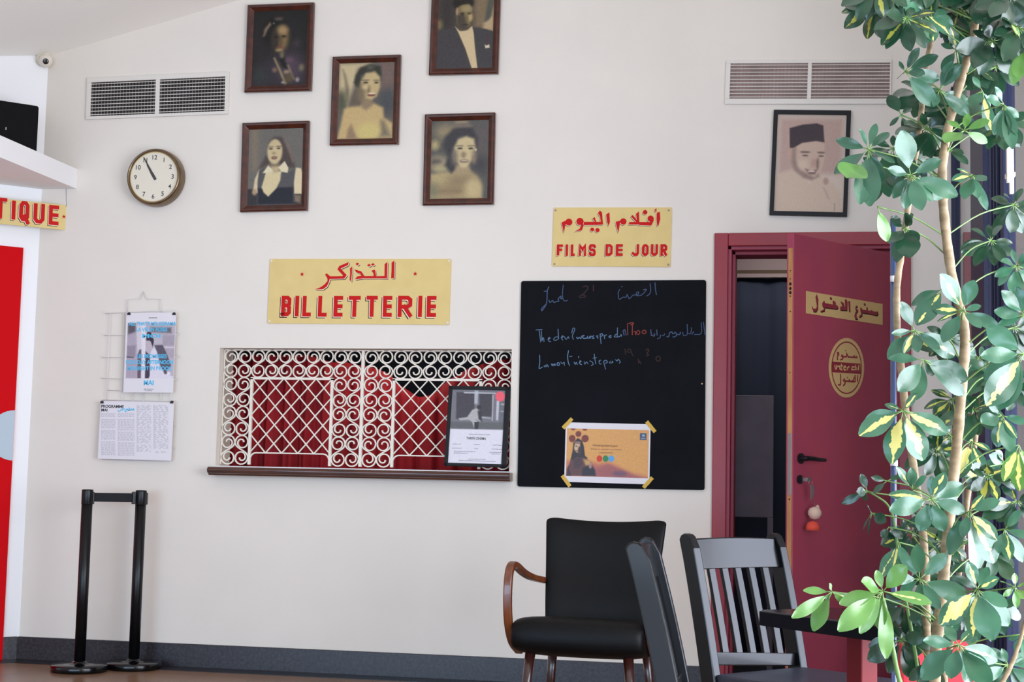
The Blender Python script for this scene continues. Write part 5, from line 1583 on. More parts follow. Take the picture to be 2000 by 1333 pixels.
# ------------------------------------------------------------------ black slat-back chairs
def slat_chair(label):
    t = empty('slat_back_chair', Vector((0, 0, 0)))
    tag(t, label, 'chair', 'black slat back chairs')
    SH, BT = 0.43, 0.842
    # seat, saddled
    nx, ny = 14, 14
    vs, fs = [], []
    for top in (1, 0):
        for j in range(ny + 1):
            for i in range(nx + 1):
                u_, v_ = i / nx, j / ny
                x_ = -0.215 + 0.45 * u_
                hw = 0.205 + 0.018 * u_
                y_ = -hw + 2 * hw * v_
                z_ = SH - (0.034 if not top else 0.009 * math.sin(math.pi * v_) ** 2 * math.sin(math.pi * min(1, u_ * 1.1)))
                vs.append((x_, y_, z_))
    N = (nx + 1) * (ny + 1)
    for j in range(ny):
        for i in range(nx):
            a_ = j * (nx + 1) + i
            fs.append((a_, a_ + 1, a_ + nx + 2, a_ + nx + 1))
            fs.append((a_ + N, a_ + N + nx + 1, a_ + N + nx + 2, a_ + N + 1))
    rim = [i for i in range(nx + 1)] + [(nx + 1) * j + nx for j in range(1, ny + 1)] + [(nx + 1) * ny + i for i in range(nx - 1, -1, -1)] + [(nx + 1) * j for j in range(ny - 1, 0, -1)]
    for k in range(len(rim)):
        a_, b_ = rim[k], rim[(k + 1) % len(rim)]
        fs.append((a_, a_ + N, b_ + N, b_))
    autosmooth(MB().add(vs, fs).build('seat', M['seatpaint'], t, bevel=0.006))
    # back posts in side profile: leg below, raked post above with rolled top
    def bx(z_):
        k = max(0.0, z_ - 0.40)
        return -0.225 - 0.19 * k - 0.10 * k * k
    zs_ = [0.40 + (BT - 0.40) * i / 14 for i in range(15)]
    wd = lambda z_: 0.030 - 0.004 * (z_ - 0.4)
    for s in (-1, 1):
        front = [(bx(z_) + wd(z_), z_) for z_ in zs_[:-1]]
        back = [(bx(z_) - wd(z_), z_) for z_ in zs_[:-2]]
        topx, topz = bx(BT), BT
        crown = [(topx + 0.016, topz + 0.004), (topx + 0.006, topz + 0.011), (topx - 0.008, topz + 0.013), (topx - 0.020, topz + 0.007), (topx - 0.028, topz - 0.006)]
        low = [(-0.265, 0.24), (-0.300, 0.0), (-0.262, 0.0), (-0.215, 0.24)]
        poly = front + crown + list(reversed(back)) + low
        y0, y1 = (0.188, 0.220) if s > 0 else (-0.220, -0.188)
        MB().prism(poly, y0, y1).build('back_post', M['blackgloss'], t, bevel=0.004, seg=2)
    # curved top rail
    vs, fs = [], []
    n_ = 10
    for i in range(n_ + 1):
        v_ = i / n_
        y_ = -0.189 + 0.378 * v_
        cv = -0.012 * math.sin(math.pi * v_)
        for z_ in (BT - 0.098, BT - 0.05, BT - 0.004):
            for d in (0.010, -0.010):
                vs.append((bx(z_) + cv + d, y_, z_ + (0.004 * math.sin(math.pi * v_) if z_ > BT - .01 else 0)))
    for i in range(n_):
        a_, b_ = i * 6, (i + 1) * 6
        fs += [(a_, b_, b_ + 2, a_ + 2), (a_ + 2, b_ + 2, b_ + 4, a_ + 4), (a_ + 4, b_ + 4, b_ + 5, a_ + 5), (a_ + 5, b_ + 5, b_ + 3, a_ + 3), (a_ + 3, b_ + 3, b_ + 1, a_ + 1), (a_ + 1, b_ + 1, b_, a_)]
    fs += [(0, 2, 4, 5, 3, 1), (n_ * 6 + 1, n_ * 6 + 3, n_ * 6 + 5, n_ * 6 + 4, n_ * 6 + 2, n_ * 6)]
    autosmooth(MB().add(vs, fs).build('top_rail', M['blackgloss'], t, bevel=0.003), 50)
    MB().bar((bx(SH + 0.022), -0.189, SH + 0.045), (bx(SH + 0.022), 0.189, SH + 0.022), 0.020, 0.040).build('lower_rail', M['blackgloss'], t, bevel=0.003)
    for k in range(5):
        y_ = -0.189 + 0.378 * (k + 1) / 6
        mb = MB()
        zz = [SH + 0.036 + (BT - 0.095 - SH - 0.036) * i / 8 for i in range(9)]
        vs, fs = [], []
        for z_ in zz:
            cv = -0.012 * math.sin(math.pi * (k + 1) / 6) * (z_ - SH) / 0.4
            for d, e in ((0.007, -0.014), (0.007, 0.014), (-0.007, 0.014), (-0.007, -0.014)):
                vs.append((bx(z_) + cv + d, y_ + e, z_))
        for i in range(8):
            for c in range(4):
                fs.append((i * 4 + c, i * 4 + (c + 1) % 4, i * 4 + 4 + (c + 1) % 4, i * 4 + 4 + c))
        fs += [(3, 2, 1, 0), (32, 33, 34, 35)]
        mb.add(vs, fs).build('slat', M['blackgloss'], t, bevel=0.002)
    for s in (-1, 1):
        MB().bar((0.19, s * 0.185, 0.0), (0.195, s * 0.19, SH - 0.03), 0.036, 0.036).build('leg', M['blackgloss'], t, bevel=0.004)
        MB().bar((-0.25, s * 0.195, 0.2), (0.19, s * 0.187, 0.17), 0.018, 0.03).build('stretcher', M['blackgloss'], t, bevel=0.003)
        MB().box(-0.2, 0.18, s * 0.18 - 0.009, s * 0.18 + 0.009, SH - 0.085, SH - 0.036).build('apron', M['blackgloss'], t, bevel=0.002)
    return t


def put(o, px, py, z_, local, rz):
    """turn o by rz and set it on the floor so that its local (x, y) at height z_ falls on a pixel."""
    w_ = on_z(px, py, z_)
    c, s = math.cos(rz), math.sin(rz)
    o.rotation_euler = (0, 0, rz)
    o.location = (w_.x - (local[0] * c - local[1] * s), w_.y - (local[0] * s + local[1] * c), 0)


ch = slat_chair('black slat back chair turned to show its slats, seat under the table edge')
put(ch, 1394, 1318, 0.43, (-0.215, -0.205), R(-40))
c2 = copy_tree(ch)
c2['label'] = 'black slat back chair seen edge-on in front of the upholstered armchair'
c2.location = (0, 0, 0)
_w = at_d(1309, 1362, 3.98)
put(c2, 1309, 1362, _w.z, (-0.235, -0.205), R(1.5))

# ------------------------------------------------------------------ black upholstered armchair with bent wooden arms
ac = empty('armchair', Vector((0, 0, 0)))
tag(ac, 'black vinyl armchair with bent brown wooden arms, standing below the chalkboard', 'armchair')
SW, SD = 0.27, 0.26
# faces local -y ; seat cushion
mb = MB()
pf = [(-0.27, 0.33), (-0.285, 0.36), (-0.29, 0.40), (-0.28, 0.44), (-0.25, 0.465), (-0.18, 0.472), (0.0, 0.455), (0.22, 0.430), (0.24, 0.40), (0.23, 0.31), (0.1, 0.295), (-0.15, 0.300)]
n_ = len(pf)
vs, fs = [], []
xs_ = [-0.275, -0.262, -0.22, -0.1, 0, 0.1, 0.22, 0.262, 0.275]
for i, x_ in enumerate(xs_):
    k = 1 - 0.10 * (abs(x_) / 0.275) ** 6
    for y_, z_ in pf:
        vs.append((x_ * (1 - 0.05 * (y_ + .29)), (y_ + 0.02) * k - 0.02, 0.385 + (z_ - 0.385) * (1 - 0.25 * (abs(x_) / 0.275) ** 8)))
for i in range(len(xs_) - 1):
    for k in range(n_):
        fs.append((i * n_ + k, i * n_ + (k + 1) % n_, (i + 1) * n_ + (k + 1) % n_, (i + 1) * n_ + k))
fs += [tuple(range(n_)), tuple((len(xs_) - 1) * n_ + k for k in range(n_ - 1, -1, -1))]
mb.add(vs, fs).build('seat', M['vinyl'], ac, smooth=True, subsurf=1)
# backrest: slab, slightly concave, top edge dipping in the middle
nx, nz = 16, 14
vs, fs = [], []
for side in (0, 1):
    for j in range(nz + 1):
        v_ = j / nz
        for i in range(nx + 1):
            u_ = i / nx
            x_ = (u_ - 0.5) * (0.46 + 0.075 * v_)
            z_ = 0.40 + (0.845 - 0.40) * v_ + 0.018 * v_ * (abs(u_ - 0.5) * 2) ** 2 - (0.012 if v_ > 0.97 and (i in (0, nx)) else 0)
            y_ = 0.175 + 0.125 * v_ - 0.035 * (abs(u_ - .5) * 2) ** 2
            e = min(u_, 1 - u_) * nx
            f = (1 - v_) * nz
            th = 0.05 * min(1, (0.35 + 0.5 * min(e, 1.4))) * min(1, 0.35 + 0.5 * min(f, 1.4))
            vs.append((x_, y_ + (th / 2 if side else -th / 2) - (0.012 * math.exp(-((v_ - .25) / .2) ** 2) if not side else 0), z_))
N = (nx + 1) * (nz + 1)
for j in range(nz):
    for i in range(nx):
        a_ = j * (nx + 1) + i
        fs.append((a_, a_ + 1, a_ + nx + 2, a_ + nx + 1))
        fs.append((a_ + N, a_ + N + nx + 1, a_ + N + nx + 2, a_ + N + 1))
rim = [i for i in range(nx + 1)] + [(nx + 1) * j + nx for j in range(1, nz + 1)] + [(nx + 1) * nz + i for i in range(nx - 1, -1, -1)] + [(nx + 1) * j for j in range(nz - 1, 0, -1)]
for k in range(len(rim)):
    a_, b_ = rim[k], rim[(k + 1) % len(rim)]
    fs.append((a_, a_ + N, b_ + N, b_))
MB().add(vs, fs).build('backrest', M['vinyl'], ac, smooth=True, subsurf=1)


def ribbon(path, wx, wn, name, m):
    """bent wooden bar in the plane x = const: path of (x, y, z); wx across, wn thick."""
    vs, fs = [], []
    P_ = [Vector(p) for p in path]
    for i, p in enumerate(P_):
        t_ = (P_[min(i + 1, len(P_) - 1)] - P_[max(i - 1, 0)]).normalized()
        nn = t_.cross(Vector((1, 0, 0))).normalized()
        for a_, b_ in ((-1, -1), (1, -1), (1, 1), (-1, 1)):
            vs.append(p + Vector((1, 0, 0)) * (a_ * wx / 2) + nn * (b_ * wn / 2))
    for i in range(len(P_) - 1):
        for k in range(4):
            fs.append((i * 4 + k, i * 4 + (k + 1) % 4, i * 4 + 4 + (k + 1) % 4, i * 4 + 4 + k))
    fs += [(3, 2, 1, 0), tuple((len(P_) - 1) * 4 + k for k in range(4))]
    return autosmooth(MB().add(vs, fs).build(name, m, ac, bevel=0.006, seg=3), 50)


def bez(pts, n_=24):
    """Catmull-Rom through points."""
    P_ = [Vector(p) for p in pts]
    P_ = [P_[0] * 2 - P_[1]] + P_ + [P_[-1] * 2 - P_[-2]]
    out = []
    m_ = len(P_) - 3
    for s in range(m_):
        for k in range(n_ // m_ + 1):
            t_ = k / (n_ // m_ + 1)
            a_, b_, c, d = P_[s:s + 4]
            out.append(0.5 * ((2 * b_) + (c - a_) * t_ + (2 * a_ - 5 * b_ + 4 * c - d) * t_ ** 2 + (3 * b_ - a_ - 3 * c + d) * t_ ** 3))
    out.append(P_[-2])
    return out


for s in (-1, 1):
    xx = s * 0.288
    ribbon(bez([(xx, -0.05, 0.31), (xx, -0.16, 0.36), (xx, -0.225, 0.44), (xx, -0.245, 0.54), (xx, -0.235, 0.63), (xx, -0.195, 0.668), (xx, -0.13, 0.664), (xx, -0.02, 0.632), (xx * .96, 0.09, 0.605), (xx * .86, 0.22, 0.585)]), 0.034, 0.026, 'armrest', M['armwood'])
    for y0, y1 in ((-0.20, -0.225), (0.17, 0.225)):
        MB().tube([(s * 0.20, y0, 0.33), (s * 0.215, (y0 + y1) / 2, 0.16), (s * 0.228, y1, 0.0)], [0.021, 0.018, 0.012], 12).build('leg', M['legwood'], ac, smooth=True)
aR = R(-5)
put(ac, 1122, 1226, 0.44, (0.0, -0.285), aR)

# ------------------------------------------------------------------ dark lacquered table
TZ = 0.70
ta, tb_ = on_z(1474, 1192, TZ), on_z(1712, 1222, TZ)
tu = (tb_ - ta).normalized()
tv = Vector((-tu.y, tu.x, 0))
far = on_z(1600, 1163, TZ)
td = 0.28
tl_ = 0.46
tt = empty('table', Matrix(((tu.x, tv.x, 0, ta.x), (tu.y, tv.y, 0, ta.y), (0, 0, 1, 0), (0, 0, 0, 1))))
tag(tt, 'dark glossy table on a square red-brown post, half hidden by the leafy plant', 'table')
cr_ = 0.035
pl = rrect(tl_, td, cr_, tl_ / 2, td / 2)
n_ = len(pl)
mb = MB()
vs = [(p[0], p[1], TZ - 0.034) for p in pl] + [(p[0], p[1], TZ) for p in pl]
mb.add(vs, [tuple(range(n_ - 1, -1, -1)), tuple(range(n_, 2 * n_))] + [(i, (i + 1) % n_, n_ + (i + 1) % n_, n_ + i) for i in range(n_)])
autosmooth(mb.build('tabletop', M['table'], tt, bevel=0.004))
po = rrect(tl_ + 0.006, td + 0.006, cr_ + 0.003, tl_ / 2, td / 2)
mb = MB()
vs = [(p[0], p[1], z_) for z_ in (TZ - 0.036, TZ - 0.003) for p in po] + [(p[0], p[1], z_) for z_ in (TZ - 0.036, TZ - 0.003) for p in pl]
fs = []
for i in range(n_):
    j = (i + 1) % n_
    fs += [(i, j, n_ + j, n_ + i), (2 * n_ + j, 2 * n_ + i, 3 * n_ + i, 3 * n_ + j), (n_ + i, n_ + j, 3 * n_ + j, 3 * n_ + i), (j, i, 2 * n_ + i, 2 * n_ + j)]
mb.add(vs, fs)
autosmooth(mb.build('edge_band', M['tableedge'], tt))
lg = on_z(1687, 1240, TZ - 0.035) - ta
lxx = lg.dot(tu)
legx = [0.075, lxx]
x_, y_ = tl_ / 2, td / 2
MB().box(x_ - 0.026, x_ + 0.026, y_ - 0.026, y_ + 0.026, 0.02, TZ - 0.034).build('post', M['tableleg'], tt, bevel=0.003)
mb = MB()
mb.prism(rect(0.36, 0.05, 0, 0.0135), -0.025, 0.025)
mb.v = [(p[0] + x_, p[1] + y_, max(0.0, p[2])) for p in mb.v]
mb.box(x_ - 0.025, x_ + 0.025, y_ - 0.14, y_ + 0.14, 0, 0.04)
mb.build('foot', M['table'], tt, bevel=0.004)

# red stool behind the plant
s0 = at_d(1756, 1244, 4.1)
s1 = at_d(1905, 1247, 4.1)
st = empty('red_stool', Vector(((s0.x + s1.x) / 2, s0.y + 0.12, 0)))
tag(st, 'red padded stool showing through the leaves behind the plant', 'stool')
hw = (s1.x - s0.x) / 2
MB().box(-hw, hw, -0.12, 0.12, s0.z - 0.15, s0.z).build('seat', M['redseat'], st, bevel=0.02, seg=4)
for a_ in (-1, 1):
    for b_ in (-1, 1):
        MB().bar((a_ * (hw - 0.03), b_ * 0.09, 0), (a_ * (hw - 0.04), b_ * 0.08, s0.z - 0.145), 0.024, 0.024).build('leg', M['black'], st, bevel=0.003)

# ------------------------------------------------------------------ navy steel glazed screen standing out from the back wall
gx = on_y(1861, 500, -0.02).x
def on_x(px, py, x_):
    v = ray(px, py)
    return CAM + v * ((x_ - CAM.x) / v.x)
yA0, yA1 = on_x(1899, 600, gx).y, on_x(1924, 600, gx).y
yB0, yB1 = on_x(1941, 600, gx).y, -3.6
sc_ = empty('window_2', Matrix.Identity(4))
sc_['kind'] = 'structure'
SZ = 3.0
mb = MB().box(gx - 0.006, gx + 0.035, -0.045, -0.003, 0, SZ).box(gx - 0.005, gx + 0.035, yA1, yA0, 0, SZ)
mb.build('mullion', M['navy'], sc_, bevel=0.002)
mb = MB().box(gx - 0.005, gx + 0.04, yB0 - 0.34, yB0, 0, SZ)
for k in range(3):
    yy_ = yB0 - 0.05 - 0.09 * k
    mb.box(gx - 0.016, gx - 0.004, yy_ - 0.018, yy_, 0, SZ)
mb.build('door_stile', M['navy'], sc_, bevel=0.003)
mb = MB().box(gx, gx + 0.03, -3.6, 0, 0, 0.10).box(gx, gx + 0.03, -3.6, 0, SZ - 0.08, SZ).box(gx, gx + 0.04, -3.6, -3.47, 0, SZ)
mb.build('rail', M['navy'], sc_, bevel=0.003)
MB().box(gx + 0.012, gx + 0.018, yA0, -0.045, 0.1, SZ - 0.08).build('pane', M['glass'], sc_)
MB().box(gx + 0.012, gx + 0.018, yB0, yA1, 0.1, SZ - 0.08).build('pane', M['glass'], sc_)
MB().box(gx + 0.012, gx + 0.018, -3.47, yB0 - 0.34, 0.1, SZ - 0.08).build('pane', M['glass'], sc_)
h0, h1 = on_x(1970, 290, gx - 0.03), on_x(1972, 378, gx - 0.03)
mb = MB().box(gx - 0.03, gx - 0.016, h0.y - 0.022, h0.y, h1.z, h0.z).box(gx - 0.045, gx - 0.03, h0.y - 0.075, h0.y - 0.045, h1.z + 0.03, h0.z + 0.02).box(gx - 0.045, gx - 0.016, h0.y - 0.06, h0.y - 0.012, h1.z + 0.05, h1.z + 0.065)
mb.build('white_blocks', M['white'], sc_, bevel=0.002)  # small white blocks on the navy stile
rx0, rx1 = on_y(1882, 600, 0).x, on_y(1912, 600, 0).x
structure(MB().box(rx0, rx1 + 0.03, -0.022, -0.0005, 0, on_y(1890, 455, 0).z).build('trim_3', M['red'], bevel=0.003))
# ------------------------------------------------------------------ the variegated umbrella plant
PD = 3.10                      # distance of the plant from the camera
pc = at_d(1835, 1333, PD)
plant = empty('potted_umbrella_plant', Vector((pc.x, pc.y, 0)))
tag(plant, 'tall variegated umbrella plant with pale trunks, in front of the red door', 'plant')
pinv = Matrix.Translation(-plant.location)


def pl_pt(px, py, dd=0.0):
    return pinv @ at_d(px, py, PD + dd)


MB().lathe([(0.15, 0.0), (0.16, 0.01), (0.21, 0.40), (0.225, 0.42), (0.225, 0.46), (0.205, 0.46), (0.20, 0.42)], 40).build('pot', M['pot'], plant, smooth=True)
MB().lathe([(0.2, 0.40), (0.2, 0.425), (0.001, 0.435)], 32).build('soil', M['soil'], plant)


def spine(pts, n_=6):
    P_ = [Vector(p) for p in pts]
    P_ = [P_[0] * 2 - P_[1]] + P_ + [P_[-1] * 2 - P_[-2]]
    out = []
    for s in range(len(P_) - 3):
        a_, b_, c, d = P_[s:s + 4]
        for k in range(n_):
            t_ = k / n_
            out.append(0.5 * ((2 * b_) + (c - a_) * t_ + (2 * a_ - 5 * b_ + 4 * c - d) * t_ ** 2 + (3 * b_ - a_ - 3 * c + d) * t_ ** 3))
    out.append(P_[-2])
    return out


def stem(name, pts, r0, r1, m, dd=0.0, base=None):
    P_ = [pl_pt(p[0], p[1], dd + (p[2] if len(p) > 2 else 0)) for p in pts]
    if base is not None:
        P_.append(Vector(base))
    S_ = spine(P_)
    rad = [r0 + (r1 - r0) * i / (len(S_) - 1) for i in range(len(S_))]
    rad = [r_ * (1 + 0.07 * math.sin(i * 1.9)) for i, r_ in enumerate(rad)]
    return MB().tube(S_, rad, 10).build(name, m, plant, smooth=True)


TR1 = [(1915, -60), (1905, 40), (1896, 93), (1873, 171), (1850, 260), (1840, 340), (1843, 410), (1858, 532), (1884, 650), (1878, 760), (1866, 900), (1852, 1040), (1838, 1180), (1826, 1333)]
stem('trunk', TR1, 0.0075, 0.0125, M['bark'], 0.0, (0.02, 0.03, 0.42))
TR2 = [(1835, 0), (1822, 60), (1808, 140), (1796, 250), (1782, 340), (1770, 430), (1760, 500), (1752, 560), (1752, 640), (1760, 720), (1772, 830), (1790, 950), (1806, 1080), (1810, 1230), (1812, 1333)]
stem('trunk', TR2, 0.0055, 0.009, M['bark'], 0.06, (-0.05, 0.05, 0.42))
stem('trunk', [(1700, 1160), (1722, 1165), (1735, 1215), (1748, 1290), (1760, 1340), (1790, 1420)], 0.0022, 0.0066, M['greenstem'], -0.14, (-0.08, -0.04, 0.42))
stem('trunk', [(2010, 1180), (1996, 1240), (1975, 1300), (1952, 1345), (1920, 1420)], 0.003, 0.007, M['bark'], -0.10, (0.09, 0.0, 0.42))
stem('trunk', [(1950, 640), (1920, 760), (1900, 900), (1880, 1060), (1860, 1240), (1845, 1333)], 0.004, 0.0075, M['bark'], 0.16, (0.06, 0.09, 0.42))
stem('trunk', [(1690, 958), (1712, 970), (1732, 985), (1744, 1010), (1752, 1060), (1765, 1150), (1785, 1260), (1795, 1340)], 0.0016, 0.0045, M['greenstem'], 0.05, (-0.03, 0.0, 0.42))
MB().tube([pl_pt(1744, 428, 0.14), pl_pt(1746, 1345, 0.14), (-0.11, 0.12, 0.40)], 0.0062, 10).build('support_stake', M['stake'], plant, smooth=True)
mb = MB()
for y_ in (545, 905):
    c = pl_pt(1746, y_, 0.13)
    mb.tube([c + Vector((0, 0, -0.006)), c + Vector((0, 0, 0.006))], 0.008, 10)
mb.build('stake_tie', M['paper'], plant, smooth=True)

LRND = random.Random(21)


class Cluster:
    def __init__(s, mname):
        s.v, s.f, s.uv, s.var, s.m = [], [], [], [], mname
        s.st = MB()

    def leaf(s, base, tip, width, var=0.0, droop=0.12, twist=0.0, face=None):
        """one leaflet from base to tip (local points); face = approximate normal of the blade."""
        base, tip = Vector(base), Vector(tip)
        ax = tip - base
        L = ax.length
        ax.normalize()
        face = Vector(face) if face is not None else Vector((0, -1, 0.5))
        sd = ax.cross(face)
        if sd.length < 1e-3:
            sd = ax.cross(Vector((0, 0, 1)))
        sd.normalize()
        nr = sd.cross(ax).normalized()
        if twist:
            rm = Matrix.Rotation(twist, 3, ax)
            sd, nr = rm @ sd, rm @ nr
        nu, nv = 9, 4
        o = len(s.v)
        pet = 0.16                                     # stalked part
        bl = L * pet
        fold = LRND.uniform(0.10, 0.22)
        bend = LRND.uniform(0.6, 1.4) * droop
        for i in range(nu + 1):
            u_ = i / nu
            prof = math.sin(math.pi * min(1, (u_ * 0.96 + 0.02)) ** 1.22) ** 0.72
            hw = width / 2 * prof
            dist = bl + (L - bl) * u_
            sag = -bend * L * (4 * (u_ - 0.45) ** 2 - 0.8) * 0.35
            for j in range(nv + 1):
                v_ = (j / nv) * 2 - 1
                wob = 0.03 * width * math.sin(u_ * 9 + j)
                p = base + ax * dist + sd * (hw * v_) + nr * (sag - fold * hw * (1 - abs(v_)) * 0.9 + wob)
                s.v.append(p)
                s.uv.append((u_, v_))
                s.var.append(var * (1.05 - 0.75 * u_) if var else -1.0)
        for i in range(nu):
            for j in range(nv):
                a_ = o + i * (nv + 1) + j
                s.f.append((a_, a_ + 1, a_ + nv + 2, a_ + nv + 1))
        b0 = base + ax * bl + nr * (-bend * L * (4 * .2025 - .8) * .35 - 0.0)
        s.st.tube([base, base + ax * bl * 0.55 + nr * 0.0, b0 + ax * 0.004], 0.0011, 5)

    def build(s, name='leaf_cluster', stem_m=None):
        me = bpy.data.meshes.new(name)
        nv0 = len(s.v)
        vs = [tuple(v) for v in s.v] + [tuple(v) for v in s.st.v]
        fs = s.f + [tuple(i + nv0 for i in f) for f in s.st.f]
        me.from_pydata(vs, [], fs)
        me.materials.append(M[s.m])
        me.materials.append(M['greenstem'])
        mi = [0] * len(s.f) + [1] * len(s.st.f)
        me.polygons.foreach_set('material_index', mi)
        uvl = me.uv_layers.new(name='leaf')
        allu = s.uv + [(0.0, 0.0)] * len(s.st.v)
        li = np.zeros(len(me.loops), np.int32)
        me.loops.foreach_get('vertex_index', li)
        arr = np.array(allu, np.float32)[li]
        uvl.data.foreach_set('uv', arr.ravel())
        at = me.attributes.new('var', 'FLOAT', 'POINT')
        at.data.foreach_set('value', np.array(s.var + [-1.0] * len(s.st.v), np.float32))
        me.shade_smooth()
        o = bpy.data.objects.new(name, me)
        COL.objects.link(o)
        o.parent = plant
        return o


def trunk_at(py, dd):
    """a point of the main trunk at image height py."""
    for a_, b_ in zip(TR1, TR1[1:]):
        if a_[1] <= py <= b_[1]:
            t_ = (py - a_[1]) / (b_[1] - a_[1])
            return pl_pt(a_[0] + (b_[0] - a_[0]) * t_, py, dd)
    return pl_pt(TR1[-1][0], TR1[-1][1], dd)


def cluster(cx, cy, tips, mname='leaf', dd=0.0, wr=0.40, petiole=True, droop=0.12):
    c = Cluster(mname)
    base = pl_pt(cx, cy, dd)
    for tpl in tips:
        tx, ty = tpl[0], tpl[1]
        var = tpl[2] if len(tpl) > 2 else 0.0
        wrr = tpl[3] if len(tpl) > 3 else wr
        dz = LRND.uniform(-0.05, 0.03)
        tip = pl_pt(tx, ty, dd + dz)
        L = (tip - base).length
        fc = Vector((LRND.uniform(-.5, .35), -1.0, LRND.uniform(0.0, 0.8)))
        c.leaf(base, tip, L * wrr * LRND.uniform(.92, 1.1), var, droop, LRND.uniform(-.25, .25), fc)
    if petiole:
        tr = trunk_at(min(max(cy + 60, 40), 1320), 0.0)
        mid = (base + tr) / 2 + Vector((0, 0.02, 0.015))
        c.st.tube(spine([tr, mid, base], 4), 0.0016, 6)
    return c.build()


